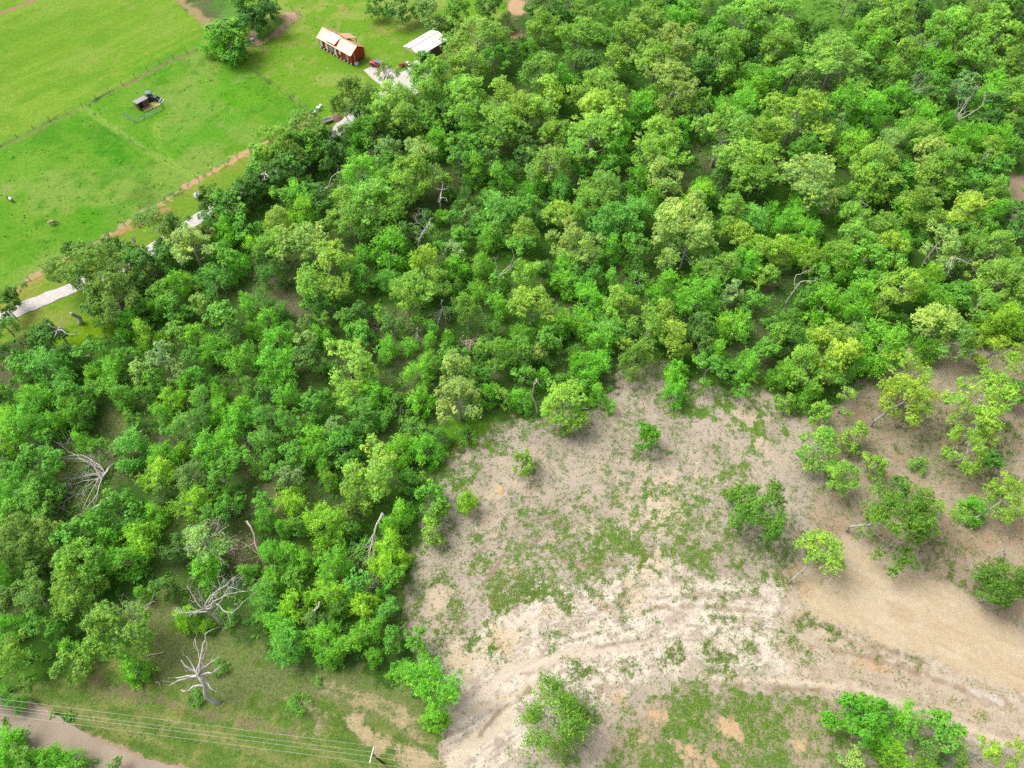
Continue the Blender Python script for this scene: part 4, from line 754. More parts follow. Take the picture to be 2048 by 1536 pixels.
DT('dead_tree', 'wide bleached dead tree with curling limbs against bright green bushes near the grass strip', 'dead tree', (440,1248), (408,1217), 5.0,
   [(357,1220,6),(374,1172,8),(397,1180,8),(378,1232,5),(450,1157,10.5),(464,1162,10.5),(474,1178,10),(497,1182,9.5),(492,1199,9),(428,1190,8.5),(352,1224,6)], 0.26, seed=3, twigs=6, mark='the wide bleached dead tree')
DT('dead_tree', 'claw-shaped dead tree with thick tan stubs standing on the grass strip', 'dead tree', (438,1405), (397,1352), 7.0,
   [(418,1262,12.5),(390,1278,11.5),(413,1282,11.5),(372,1312,9),(362,1320,8.5),(438,1312,10.5),(442,1332,9),(347,1356,6),(338,1372,5),(362,1380,5),(436,1383,4.5),(368,1332,8)], 0.40, M_DEAD, 5, twigs=1, depth=1, cut=0.6, wob=0.07, mark='the claw-shaped dead tree')
DT('dead_tree', 'grey forked dead tree with spread bare arms beside the glade', 'dead tree', (146,698), (114,662), 5.0, [(123,636,7.5),(96,646,7),(88,672,5),(162,666,6.5),(105,682,4.5),(118,655,7)], 0.32, seed=7, twigs=2, mark='the grey glade-side snag')
DT('tree_stump', 'thick broken grey stub leaning at the edge of the glade', 'stump', (162,648), (142,627), 4.0, [], 0.5, seed=8, mark='the broken grey stub')
DT('dead_tree', 'short pale snag with blunt arms beside the white gravel drive', 'dead tree', (278,500), (270,484), 5.5, [(269,470,7.5),(244,479,7),(262,474,7.5)], 0.3, seed=9, twigs=1, depth=1, mark='the short pale drive-side snag')
DT('dead_tree', 'twisting pale dead tree with one long curved limb near the yard corner', 'dead tree', (657,392), (655,375), 5.0, [(693,336,9.5),(617,368,7),(668,366,6),(640,382,5)], 0.18, seed=10, twigs=2, mark='the snag with a curved limb')
DT('dead_tree', 'slim upright white snag with a few forks above dense bushes', 'dead tree', (887,425), (885,378), 8.0, [(885,362,9.5),(872,378,8.5),(897,374,8.5),(894,402,6),(876,404,6)], 0.18, seed=11, twigs=2, mark='the slim upright white snag')
DT('dead_tree', 'drooping pale dead tree with a tangled bare crown', 'dead tree', (858,482), (856,450), 6.5, [(846,417,9),(834,426,8),(834,446,7),(868,453,6.5),(836,490,4),(832,478,4.5),(866,438,7),(845,470,5)], 0.16, seed=12, twigs=5, mark='the drooping dead tree')
DT('dead_tree', 'white dead tree splitting into a V of two stems', 'dead tree', (997,566), (998,552), 5.0, [(1024,498,11),(987,514,9.5),(1031,520,9)], 0.17, seed=13, twigs=3, mark='the white V-shaped snag')
DT('dead_tree', 'small white snag fanning upward, left of the two far right ones', 'dead tree', (1820,194), (1824,184), 4.0, [(1826,152,9),(1838,156,9),(1866,155,9),(1850,166,8),(1820,168,7),(1857,172,7)], 0.2, seed=14, twigs=4, mark='the fan-shaped white snag')
DT('dead_tree', 'large white leaning snag with thick forks among the far right trees', 'dead tree', (1907,256), (1914,238), 5.0, [(1926,198,10),(1972,190,10),(1957,174,11),(1944,221,7),(1911,226,7),(1930,200,9)], 0.26, seed=15, twigs=4, mark='the large leaning white snag')
DT('dead_tree', 'thin bare pole snag at the upper edge of the cleared lot', 'dead tree', (1075,830), (1073,757), 11.0, [(1067,770,11),(1081,772,10.5)], 0.15, seed=16, twigs=1, depth=1, mark='the bare pole snag')
DT('dead_tree', 'leaning white-barked trunk with sparse leaves at its head', 'dead tree', (1573,627), (1600,565), 8.0, [(1621,533,11),(1632,560,9),(1588,570,8.5)], 0.17, M_WHITE_BARK if False else M_DEAD, 17, twigs=2, mark='the leaning white-barked trunk')
DT('dead_tree', 'grey broken branches hanging low among the pale oaks at right', 'dead tree', (1903,540), (1904,515), 6.0, [(1884,544,4),(1893,552,4),(1962,518,7),(1927,522,6),(1897,534,5)], 0.14, seed=18, twigs=5, mark='the grey broken branches')
DT('dead_tree', 'slender pale trunk showing through a far right crown', 'dead tree', (1960,338), (1978,308), 7.0, [(1986,299,8),(1963,318,7)], 0.14, seed=19, twigs=2, mark='the slender pale trunk')
DT('dead_tree', 'small bleached snag among the top right trees', 'dead tree', (1846,102), (1845,92), 5.0, [(1838,64,9),(1870,82,8),(1856,90,7),(1832,84,7)], 0.16, seed=20, twigs=4, mark='the topmost bleached snag')
DT('dead_tree', 'short crooked white stem above the dark bushes', 'dead tree', (1722,414), (1723,396), 6.0, [(1720,392,8),(1729,414,6)], 0.13, seed=21, twigs=1, depth=1)
DT('dead_tree', 'silvery dead-topped tree bristling with bare white twigs', 'dead tree', (418,1108), (410,1085), 6.0, [(390,1055,9),(408,1048,9.5),(441,1034,10),(459,1050,9),(367,1099,7),(394,1122,6),(446,1120,6),(463,1074,8),(380,1074,8),(425,1046,9.5)], 0.16, seed=22, twigs=5, mark='the silvery dead-topped tree')
DT('dead_tree', 'dead-topped twigs above the mossy oak by the grass strip', 'dead tree', (262,1262), (262,1248), 7.0, [(245,1205,9),(262,1203,9),(280,1202,9),(294,1208,8.5),(300,1204,8.5),(195,1222,8)], 0.12, seed=23, twigs=5)
DT('dead_tree', 'bare grey spikes rising from the dark clump beside the hay field', 'dead tree', (454,70), (450,52), 7.0, [(446,23,11),(434,28,10.5),(440,30,10)], 0.16, seed=24, twigs=3)
DT('dead_tree', 'grey lichen-covered dead tree beside the dirt mound', 'dead tree', (697,240), (697,228), 5.0, [(695,212,7.5),(708,226,6.5),(690,226,6.5),(703,238,5)], 0.13, seed=25, twigs=5, mark='the grey lichened snag')
DT('dead_tree', 'small white forked twig snag over reddish ground at right', 'dead tree', (2008,1116), (2010,1098), 4.0, [(2012,1074,6),(1992,1079,5.5),(2022,1101,4.5),(1969,1111,3.5),(1998,1100,4)], 0.10, seed=26, twigs=3, mark='the white forked twig snag')
DT('dead_tree', 'pair of pale bare stems standing on the parking pad edge', 'dead tree', (771,165), (772,150), 6.0, [(783,128,10),(770,134,9),(776,140,8)], 0.2, seed=27, twigs=3)
FT = lambda *a, **k: dead_tree('fallen_tree', *a, **k)
FT('large fallen grey tree with long limbs fanned out to the left', 'fallen tree', (226,930), (205,955), 1.0,
   [(90,900,1.5),(104,880,1.4),(112,914,1.0),(108,966,1.2),(114,974,0.8),(122,958,1.2),(150,998,1.0),(128,1014,0.6),(163,1024,0.8),(172,931,1.3),(126,1046,0.5),(182,916,1.4),(150,952,1.0)], 0.30, M_DEAD, 30, twigs=8, root_z=0.5, mark='the large fallen grey tree', cut=0.3)
FT('bare grey log lying below the large fallen tree', 'fallen log', (217,996), (178,1021), 0.5, [], 0.28, seed=31, root_z=0.4)
FT('thin fallen trunk with brush around it in the lower left wood', 'fallen tree', (493,1042), (519,1110), 1.2, [(526,1124,0.8),(478,1120,0.7),(512,1128,0.5),(486,1096,0.9),(470,1078,0.8)], 0.17, M_TAN, 32, root_z=3.0, twigs=5, mark='the thin fallen trunk')
FT('long dead trunk dropping from the tall oak and forking toward the lot edge', 'fallen tree', (766,1026), (745,1085), 1.6, [(736,1118,1.2),(727,1140,0.7),(692,1132,0.8),(752,1150,0.6),(745,1160,0.4),(757,1168,0.4),(718,1150,0.5),(734,1168,0.3)], 0.22, seed=33, root_z=4.2, twigs=4, mark='the long dead fallen trunk')
FT('bare hanging crown of pale branches over brown brush', 'fallen branches', (885,600), (884,618), 3.0, [(857,630,0.8),(866,640,0.7),(885,662,0.4),(893,655,0.4),(909,625,0.9),(878,648,0.5),(903,640,0.6),(890,640,0.5)], 0.12, seed=34, root_z=5.0, twigs=6, mark='the hanging bare branches')
FT('pale fallen branches at the foot of a yellow oak', 'fallen branches', (836,655), (835,668), 2.0, [(818,692,0.4),(830,694,0.3),(842,690,0.3),(822,680,0.6)], 0.09, seed=35, root_z=3.5, twigs=6)
def brush(label, cx, cy, r_px, n, seed, mark=None, m=None):
    r = random.Random(seed); c = at(cx, cy); R_ = r_px*mpp(cx, cy); mb = MB()
    for i in range(n):
        a = r.uniform(0, 6.28); l = R_*r.uniform(0.3, 0.9); o = Vector((r.gauss(0, R_*0.4), r.gauss(0, R_*0.4), r.uniform(0.1, 0.7)))
        p = limb_pts(o-Vector((math.cos(a), math.sin(a), -0.1))*l*0.5, o+Vector((math.cos(a), math.sin(a), r.uniform(-0.1, 0.25)))*l*0.5, r, 0.1, 4); rr = r.uniform(0.03, 0.075)
        mb.tube(p, [rr, rr*.9, rr*.7, rr*.5, 0.012], 4)
        if i % 2: add_twigs(mb, p, rr, r, 1, 0.3, 0.4, 2)
    o = mb.build('brush_pile', m or M_TAN, None, True, loc=c); tag(o, label, 'brush pile')
    LANDMARKS.append((mark, cx, cy))
brush('heap of brown fallen branches between the vine-covered oak and the lot', 945, 690, 30, 60, 41, 'the heap of fallen branches')
brush('low tangle of dead branches in front of the leafy side limb', 752, 655, 22, 34, 42)
brush('fallen grey boards and branches in the top right grass opening', 1660, 86, 20, 20, 43, None, M_DEAD)
brush('bleached dead wood pile behind the large fallen grey tree', 260, 872, 14, 26, 44, 'the bleached wood pile', M_DEAD)
brush('brown twig pile at the tip of the forked trunk by the lot', 738, 1168, 22, 46, 45)
brush('dry grey twigs in the young trees at left of the big oak', 493, 892, 14, 20, 46, None, M_DEAD)
brush('brown dead brush right of the thin fallen trunk', 470, 1095, 18, 40, 47)
def single_log(name, label, cat, a, b, za, zb, r_, m=None, seed=1):
    rr = random.Random(seed); p, q = at(*a, za), at(*b, zb); mb = MB(); o = Vector((p.x, p.y, 0)); mb.tube([v-o for v in limb_pts(p, q, rr, 0.06, 6)], [r_*(1-0.4*i/6) for i in range(7)], 7)
    tag(mb.build(name, m or M_DEAD, None, True, loc=o), label, cat)
single_log('dead_branch', 'curved white branch reaching in from the left edge', 'branch', (-6,886), (30,864), 3.5, 4.5, 0.11, seed=51)
single_log('tree_stump', 'pale broken stub poking out of bright lime bushes', 'stump', (628,1228), (639,1204), 3.0, 5.5, 0.26, seed=52)
single_log('log', 'small pale curved log at the upper edge of the lot', 'log', (1166,816), (1178,816), 0.2, 0.2, 0.10, seed=53)
single_log('log', 'bent grey branch lying on the grass strip beside a round bush', 'log', (295,1312), (328,1302), 0.2, 0.3, 0.10, seed=54)
single_log('log', 'short dark log lying left of the claw-shaped dead tree', 'log', (310,1364), (322,1370), 0.2, 0.2, 0.16, M_BARK, 55)
single_log('log', 'thin pale stick lying on the dry left side of the lot', 'log', (925,1222), (945,1200), 0.1, 0.15, 0.05, seed=56)
single_log('log', 'slim white stick at the right end of the lowest bushes', 'log', (800,1258), (814,1243), 0.6, 1.6, 0.06, seed=57)

# ------------------------------------------------------------------ the red cabin
def cabin():
    pA, pB, pC = at(641,95.5), at(705,131.5), at(731.5,115.5); pos = (pA+pB)/2; rz = math.atan2(pB.y-pA.y, pB.x-pA.x); L = (pB-pA).length; W = (pC-pB).length
    r = empty('cabin', pos, rz)           # x along the front, +y towards the rear
    r_z = 0.55; Hw = 2.75; rg = 1.45; hx = L/2
    mb = MB(); mb.box((0, W/2, r_z+Hw/2), (L, W, Hw))
    for s in (-1, 1): mb.add([(s*hx, 0.0, r_z+Hw), (s*hx, W, r_z+Hw), (s*hx, W/2, r_z+Hw+rg-0.06), (s*(hx-0.1), 0.0, r_z+Hw), (s*(hx-0.1), W, r_z+Hw), (s*(hx-0.1), W/2, r_z+Hw+rg-0.06)], [(0,1,2),(5,4,3),(0,2,5,3),(2,1,4,5),(1,0,3,4)])
    mb.build('wall', M_RED, r)
    e = 0.35; z0 = r_z+Hw; sl_ = rg/(W/2); rf = MB()
    def slope(x0, x1, y0, y1, ztop, zlow, m=0, b=None):
        b = b or rf; b.slab([(x0, y0, zlow), (x1, y0, zlow), (x1, y1, ztop), (x0, y1, ztop)], 0.09, m)
    slope(-hx-e, hx+e, -e, W/2, z0+rg, z0-e*sl_)
    rf.slab([(hx+e, W+e, z0-e*sl_), (-hx-e, W+e, z0-e*sl_), (-hx-e, W/2, z0+rg), (hx+e, W/2, z0+rg)], 0.09)
    roof = rf.build('roof', M_ROOF, r)
    rb = MB(); rb.box((0, W/2, z0+rg+0.02), (L+2*e, 0.3, 0.05)); 
    for i in range(27): 
        x = -hx-e+0.25+i*(L+2*e-0.5)/26
        a = Vector((x, -e, z0-e*sl_+0.02)); b = Vector((x, W/2, z0+rg+0.02)); c = Vector((x, W+e, z0-e*sl_+0.02))
        rb.tube([a, b], 0.022, 4); rb.tube([b, c], 0.022, 4)
    rb.build('roof_ribs', M_ROOF, roof)
    # front dormer (shed roof raised over the middle) and rear porch roof
    xa, xb = -hx+0.27*L, -hx+0.535*L; dm = MB()
    dm.add([(xa, -0.02, z0), (xb, -0.02, z0), (xb, W/2, z0+rg+0.02), (xa, W/2, z0+rg+0.02), (xa, -0.02, z0+0.62), (xb, -0.02, z0+0.62)], [(0,1,5,4),(1,2,5),(0,4,3),(0,3,2,1)])
    dm.build('dormer_wall', M_RED, r); dr = MB(); dr.slab([(xa-0.15, -0.3, z0+0.60), (xb+0.15, -0.3, z0+0.60), (xb+0.15, W/2, z0+rg+0.13), (xa-0.15, W/2, z0+rg+0.13)], 0.08); dr.build('dormer_roof', M_ROOF, r)
    xa, xb = -hx+0.40*L, -hx+0.66*L; pr = MB(); pr.slab([(xb, W+1.7, z0+0.05), (xa, W+1.7, z0+0.05), (xa, W/2+0.5, z0+rg+0.02), (xb, W/2+0.5, z0+rg+0.02)], 0.09); pr.build('porch_roof', M_ROOF, r)
    for x in (xa+0.2, xb-0.2): q = MB(); q.box((x, W+1.5, (z0+0.05)/2), (0.14, 0.14, z0)); q.build('porch_post', M_RED, r)
    def win(fx, w, h, zc, frame=M_BLACK, pane=M_CURT, grid=(2,3)):
        x = -hx+fx*L; f = MB(); f.box((x, -0.035, zc), (w+0.30, 0.07, h+0.26)); fo = f.build('window', frame, r)
        g = MB(); g.box((x, -0.075, zc), (w, 0.05, h)); g.build('pane', pane, fo)
        k = MB(); t = 0.07
        for i in range(grid[0]+1): k.box((x-w/2+i*w/grid[0], -0.115, zc), (t, 0.03, h))
        for j in range(grid[1]+1): k.box((x, -0.118, zc-h/2+j*h/grid[1]), (w, 0.03, t))
        k.build('frame', M_WHITE, fo)
    win(0.075, 0.85, 2.05, r_z+1.5); win(0.245, 0.85, 1.95, r_z+1.45); win(0.375, 1.75, 1.6, r_z+1.5, pane=M_GLASS, grid=(4,2)); win(0.665, 0.75, 1.15, r_z+1.75); win(0.895, 0.85, 1.55, r_z+1.55, pane=M_GLASS)
    x = -hx+0.512*L; d = MB(); d.box((x, -0.03, r_z+1.1), (1.15, 0.06, 2.3)); do = d.build('door', M_BLACK, r); d2 = MB(); d2.box((x, -0.075, r_z+1.05), (0.85, 0.05, 2.05)); d2.build('door_leaf', M_WHITE, do)
    for i in range(10):
        q = MB(); q.box((-hx+0.35+i*(L-0.7)/9, -0.02, r_z/2-0.02), (0.42, 0.42, r_z-0.04)); q.build('pier', M_BLOCK, r, bevel=0.02)
        if i in (3, 6, 9, 0): q = MB(); q.box((-hx+0.35+i*(L-0.7)/9, W-0.25, r_z/2-0.02), (0.42, 0.42, r_z-0.04)); q.build('pier', M_BLOCK, r)
    sk = MB(); sk.box((0, W/2, r_z-0.09), (L-0.2, W-0.2, 0.16)); sk.box((0, W/2+0.3, 0.2), (L-1.0, W-1.4, 0.4)); sk.build('floor_frame_and_shade_block', M_BLACK, r)  # floor frame, plus a black block imitating the shade behind the piers
    q = MB(); q.tube([(hx+0.08, 1.1, 0.2), (hx+0.08, 1.1, r_z+Hw*0.95)], 0.055, 8); q.build('conduit', M_WHITE, r)
    q = MB(); q.box((hx+0.55, 1.0, 0.42), (0.75, 0.75, 0.8)); qo = q.build('cooling_unit', M_WHITE, r, bevel=0.03); q = MB(); q.tube([(hx+0.55, 1.0, 0.81), (hx+0.55, 1.0, 0.86)], 0.26, 14); q.build('fan_grille', M_BLACK, qo)
    tag(r, 'long red wooden cabin with tan metal roof raised on pale blocks in the yard', 'cabin'); LANDMARKS.append(('the red cabin', 687, 95))
cabin()
def carport():
    z = 3.0; LF, LB, RB = at(808.4,113.4,z), at(863.6,81,z), at(897.7,99.5,z); ax = (LB-LF); L = ax.length; u = ax.normalized(); v = Vector((u.y, -u.x, 0)); W = abs((RB-LB).dot(v)); z = 3.0; rg = 1.0
    r = empty('carport', LF, math.atan2(u.y, u.x)); # local x along the ridge, -y towards the right eave
    rf = MB(); rf.slab([(0,0,z),(0,-W/2,z+rg),(L,-W/2,z+rg),(L,0,z)][::-1], 0.07); rf.slab([(0,-W/2,z+rg),(0,-W,z),(L,-W,z),(L,-W/2,z+rg)][::-1], 0.07); ro = rf.build('roof', M_WHITEROOF, r)
    q = MB(); q.box((L/2, -W/2, z+rg+0.025), (L, 0.22, 0.04)); q.build('ridge_cap', M_STEEL, ro)
    t = MB(); t.add([(0.05,-0.05,z-0.1),(0.05,-W+0.05,z-0.1),(0.05,-W/2,z+rg-0.1),(0.13,-0.05,z-0.1),(0.13,-W+0.05,z-0.1),(0.13,-W/2,z+rg-0.1)], [(0,1,2),(5,4,3),(0,3,4,1),(1,4,5,2),(2,5,3,0)]); t.build('gable', M_BEIGE, r)
    t = MB(); t.box((L/2, -W+0.15, 1.45), (L-0.2, 0.08, 2.8)); t.build('side_wall', M_BROWN, r)
    for i in range(4):
        for y in (-0.2, -W+0.35): q = MB(); q.box((0.25+i*(L-0.5)/3, y, 1.45), (0.13, 0.13, 2.9)); q.build('post', M_BEIGE, r)
    tag(r, 'white gable-roofed metal carport standing on the gravel parking pad', 'carport'); LANDMARKS.append(('the white-roofed carport', 855, 100))
carport()
def shed():
    a, b, c = at(281,221.6), at(300.6,211), at(270.3,215.5); u = (b-a); L = u.length; rz = math.atan2(u.y, u.x); D = (c-a).length*0.9; r = empty('goat_shed', (a+b)/2, rz)
    h1, h0 = 2.15, 1.85; hx = L/2; mb = MB()
    mb.box((0, D-0.04, h0/2), (L, 0.08, h0)); mb.box((-hx+0.04, D/2, h0/2), (0.08, D-0.16, h0)); mb.box((hx-0.04, D/2, h0/2), (0.08, D-0.16, h0)); mb.box((hx-L*0.29, 0.04, h1/2-0.02), (L*0.56, 0.08, h1-0.04)); mb.box((-hx+0.1, 0.04, h1/2-0.02), (0.2, 0.08, h1-0.04)); mb.build('wall', M_BROWN, r)
    q = MB(); q.box((-hx+L*0.24, 0.5, h1/2-0.1), (L*0.38, 0.04, h1-0.3)); q.build('doorway_shade_panel', M_BLACK, r)  # black sheet set inside the opening stands in for the dark interior
    q = MB(); q.slab([(-hx-0.2,-0.25,h1+0.08),(hx+0.2,-0.25,h1+0.08),(hx+0.2,D+0.2,h0+0.04),(-hx-0.2,D+0.2,h0+0.04)], 0.06); q.build('roof', M_GREYROOF, r)
    tag(r, 'small brown board shed with flat grey tin roof in the pasture', 'shed'); LANDMARKS.append(('the brown pasture shed', 285, 208))
    st = MB(); rr = random.Random(5); c0 = at(306,218)
    for i in range(260):
        p = at(rr.uniform(286,322), 0) if False else at(*(lambda s, t: (290+s*32+t*-6, 224-s*15+t*-8))(rr.random(), rr.random())); an = rr.uniform(0, 3.14); l = rr.uniform(0.15, 0.4)
        st.box((p.x, p.y, 0.06+rr.random()*0.05), (l*1.6, l, 0.04), rz=an)
    tag(st.build('straw', mat('yellow_straw', A(226,204,130), 0.95, var=0.2)), 'yellow straw and litter strewn in front of the shed', 'straw', kind='stuff')
    pts = [(249,229),(258,237),(270,246),(290,237),(310,227),(326,217),(322,208),(314,201),(306,198)]; W3 = [at(*p) for p in pts]; f = empty('wire_pen', W3[0]); nb = MB()
    for i, p in enumerate(W3): q = MB(); q.tube([p-W3[0], p-W3[0]+Vector((0,0,1.25))], 0.04, 6); q.build('post', M_NET, f)
    for i in range(len(W3)-1):
        A0, B0 = W3[i]-W3[0], W3[i+1]-W3[0]; n = max(3, int((B0-A0).length/0.22))
        for k in range(9): z = 0.1+k*0.135; nb.tube([A0+Vector((0,0,z)), B0+Vector((0,0,z))], 0.014, 3, cap=False)
        for k in range(n): p = A0.lerp(B0, k/n); nb.tube([p+Vector((0,0,0.08)), p+Vector((0,0,1.2))], 0.014, 3, cap=False)
    nb.build('netting', M_NET, f); tag(f, 'greenish wire pen enclosing the grass and straw in front of the shed', 'pen')
shed()
def wheel(r, c, R_, w, axis, parent, rim=M_STEEL):
    ax = Vector(axis).normalized(); q = MB(); q.tube([Vector(c)-ax*w/2, Vector(c)+ax*w/2], R_, 18); wo = q.build('wheel', M_TYRE, parent, bevel=0.03); k = MB(); k.tube([Vector(c)-ax*(w/2+0.01), Vector(c)+ax*(w/2+0.01)], R_*0.5, 12); k.build('rim', rim, wo)
def tractor():
    p = at(305.5,200.5); r = empty('tractor', p, math.radians(-12))
    q = MB(); q.box((0.9,0,0.95), (1.5,0.75,0.7)); q.build('hood', M_NAVY, r, bevel=0.06)
    q = MB(); q.box((-0.45,0,0.75), (1.3,0.9,0.5)); q.build('body', M_BLACK, r, bevel=0.04)
    q = MB(); q.box((-0.6,0,1.15), (0.5,0.55,0.2)); q.box((-0.85,0,1.45), (0.12,0.55,0.5)); q.build('seat', M_BLACK, r, bevel=0.03)
    for y in (-1, 1): q = MB(); q.tube([(-0.9,y*0.5,0.8),(-0.9,y*0.5,2.3)], 0.04, 6); q.tube([(0.1,y*0.5,0.8),(0.1,y*0.5,2.3)], 0.04, 6); q.build('canopy_post', M_BLACK, r)
    q = MB(); q.box((-0.4,0,2.34), (1.4,1.3,0.08)); q.build('canopy', mat('blue_grey_canopy', (0.10,0.14,0.20), 0.5), r, bevel=0.03)
    for y in (-1, 1):
        q = MB(); q.tube([(0.3,y*0.55,1.1),(1.4,y*0.55,1.2),(2.2,y*0.55,0.5)], 0.07, 6); q.build('loader_arm', M_NAVY, r)
        wheel(r, (-0.6,y*0.75,0.65), 0.65, 0.35, (0,1,0), r); wheel(r, (1.3,y*0.62,0.42), 0.42, 0.26, (0,1,0), r)
        q = MB(); q.box((-0.6,y*0.72,1.34), (1.0,0.4,0.06)); q.build('mudguard', M_NAVY, r)
    q = MB(); q.box((2.45,0,0.35), (0.12,1.6,0.55)); q.box((2.7,0,0.1), (0.6,1.6,0.06)); q.build('bucket', M_STEEL, r)
    tag(r, 'dark blue tractor with canopy parked behind the brown shed', 'tractor')
tractor()
def jeep():
    p = at(755.5,133.5); p2 = at(768,138); r = empty('parked_car', p + Vector((0,0,0.09)), math.atan2(-1.3, 2.6) + math.pi)
    q = MB(); q.box((1.35,0,0.95), (1.35,1.45,0.45)); q.build('hood', M_CARRED, r, bevel=0.06)
    q = MB(); q.box((-0.5,0,0.85), (2.6,1.62,0.68)); q.box((0.1,0,0.55), (3.9,1.5,0.22)); q.build('body', M_CARRED, r, bevel=0.06)
    for s in (-1, 1):
        for x in (1.35, -1.2): q = MB(); q.box((x,s*0.84,0.92), (0.95,0.25,0.08)); q.build('fender', M_BLACK, r, bevel=0.03); wheel(r, (x,s*0.78,0.40), 0.40, 0.26, (0,1,0), r)
        q = MB(); q.box((-0.65,s*0.765,1.42), (2.1,0.04,0.42)); q.build('side_window', M_GLASS, r)
        q = MB(); q.tube([(2.04,s*0.45,0.98),(2.08,s*0.45,0.98)], 0.11, 12); q.build('headlight', M_WHITE, r)
    q = MB(); q.box((-0.65,0,1.42), (2.2,1.46,0.46)); q.build('cabin', M_BLACK, r); q = MB(); q.box((-0.7,0,1.71), (2.35,1.5,0.14)); q.build('hardtop', M_CARGREY, r, bevel=0.05)
    q = MB(); q.box((0.49,0,1.42), (0.05,1.3,0.42), M=Matrix.Rotation(math.radians(-18), 3, 'Y')); q.build('windscreen', M_GLASS, r)
    q = MB(); q.box((2.08,0,0.62), (0.16,1.55,0.16)); q.build('bumper', M_BLACK, r, bevel=0.03); q = MB(); q.box((-2.0,0,0.62), (0.16,1.55,0.16)); q.build('bumper', M_BLACK, r)
    q = MB(); q.tube([(-2.02,0,1.0),(-1.84,0,1.0)], 0.38, 16); q.build('spare_wheel', M_TYRE, r)
    tag(r, 'boxy red off-road car with grey hardtop parked on the gravel pad', 'car'); LANDMARKS.append(('the parked red car', 756, 133))
jeep()
def small_ride(name, label, cat, px, py, rz, col, seat=M_BLACK, white=False):
    r = empty(name, at(px, py) + Vector((0,0,0.09)), rz)
    q = MB(); q.box((0.45,0,0.6), (0.8,0.55,0.35)); q.build('hood', col, r, bevel=0.06); q = MB(); q.box((-0.15,0,0.42), (1.5,0.7,0.2)); q.build('body', col, r, bevel=0.04)
    q = MB(); q.box((-0.4,0,0.68), (0.5,0.45,0.14)); q.box((-0.65,0,0.9), (0.1,0.42,0.35)); q.build('seat', seat, r, bevel=0.03)
    q = MB(); q.tube([(0.15,-0.3,1.0),(0.1,0,1.05),(0.15,0.3,1.0)], 0.03, 6); q.tube([(0.1,0,1.05),(0.25,0,0.7)], 0.03, 6); q.build('handlebar', M_BLACK, r)
    for x in (0.6, -0.55):
        for y in (-0.42, 0.42): wheel(r, (x, y, 0.27), 0.27, 0.22, (0,1,0), r)
        q = MB(); q.box((x, 0, 0.6), (0.6, 0.95, 0.05)); q.build('rack', M_WHITE if white else col, r)
    tag(r, label, cat)
small_ride('quad_bike', 'red quad bike with white stripe parked left of the carport mouth', 'quad bike', 803.5, 133.5, 0.7, M_CARRED, white=False)
small_ride('quad_bike', 'grey and white quad bike parked at the carport mouth', 'quad bike', 818, 131, 2.2, M_STEEL, white=True)
def trailer_():
    r = empty('utility_trailer', at(655,244), 0.5); q = MB(); q.box((0,0,0.5), (2.6,1.4,0.08)); q.build('deck', M_BROWN, r); q = MB()
    for a, b in (((-1.3,-.7),(1.3,-.7)),((1.3,-.7),(1.3,.7)),((1.3,.7),(-1.3,.7)),((-1.3,.7),(-1.3,-.7))): q.tube([(a[0],a[1],0.85),(b[0],b[1],0.85)], 0.04, 6); q.tube([(a[0],a[1],0.5),(a[0],a[1],0.85)], 0.04, 6)
    q.build('rail', M_WHITE, r); wheel(r, (0,-0.85,0.3), 0.3, 0.2, (0,1,0), r); wheel(r, (0,0.85,0.3), 0.3, 0.2, (0,1,0), r); q = MB(); q.tube([(1.3,0,0.45),(2.3,0,0.4)], 0.05, 6); q.build('tongue', M_BLACK, r)
    tag(r, 'small dark trailer with pale top rail beside the roadside trees near the dirt mound', 'trailer')
trailer_()
def stand():
    r = empty('folding_chair', at(814,141.5)+Vector((0,0,0.09)), 0.6); q = MB(); q.box((0,0,0.45), (0.5,0.5,0.06)); q.build('seat', M_BLACK, r); q = MB(); q.box((-0.24,0,0.8), (0.05,0.5,0.6)); q.build('backrest', M_BLACK, r)
    for x in (-.22,.22):
        for y in (-.22,.22): q = MB(); q.tube([(x,y,0),(x,y,0.45)], 0.025, 5); q.build('leg', M_BLACK, r)
    tag(r, 'small dark chair standing alone on the gravel in front of the carport', 'chair')
stand()
def drum(name, label, cat, px, py, R_, h, body, lid, lean=None):
    r = empty(name, at(px, py)); q = MB(); q.tube([(0,0,0),(0,0,h)], R_, 16); q.build('body', body, r, bevel=0.03); q = MB(); q.tube([(0,0,h),(0,0,h+0.06)], R_*1.03, 16); q.build('lid', lid, r); tag(r, label, cat)
drum('drum', 'pale green barrel beside scattered rubble in the yard corner', 'barrel', 637.5, 220, 0.5, 0.8, mat('pale_green_plastic', (0.35,0.55,0.45), 0.5), mat('pale_green_lid', (0.5,0.7,0.6), 0.5))
drum('drum', 'white bucket standing behind the pale green barrel', 'bucket', 641.5, 214, 0.35, 0.6, M_WHITE, M_WHITE)
drum('drum', 'black barrel with white lid next to the orange sand', 'barrel', 628.5, 229, 0.55, 0.9, M_BLACK, M_WHITE)
drum('drum', 'white and black tub in the dog run beside the dark trees', 'tub', 507, 45, 0.45, 0.5, M_WHITE, M_BLACK)
drum('drum', 'blue-grey tub at the near corner of the dog run', 'tub', 505, 81.5, 0.5, 0.6, mat('blue_plastic', (0.25,0.33,0.55), 0.5), M_STEEL)
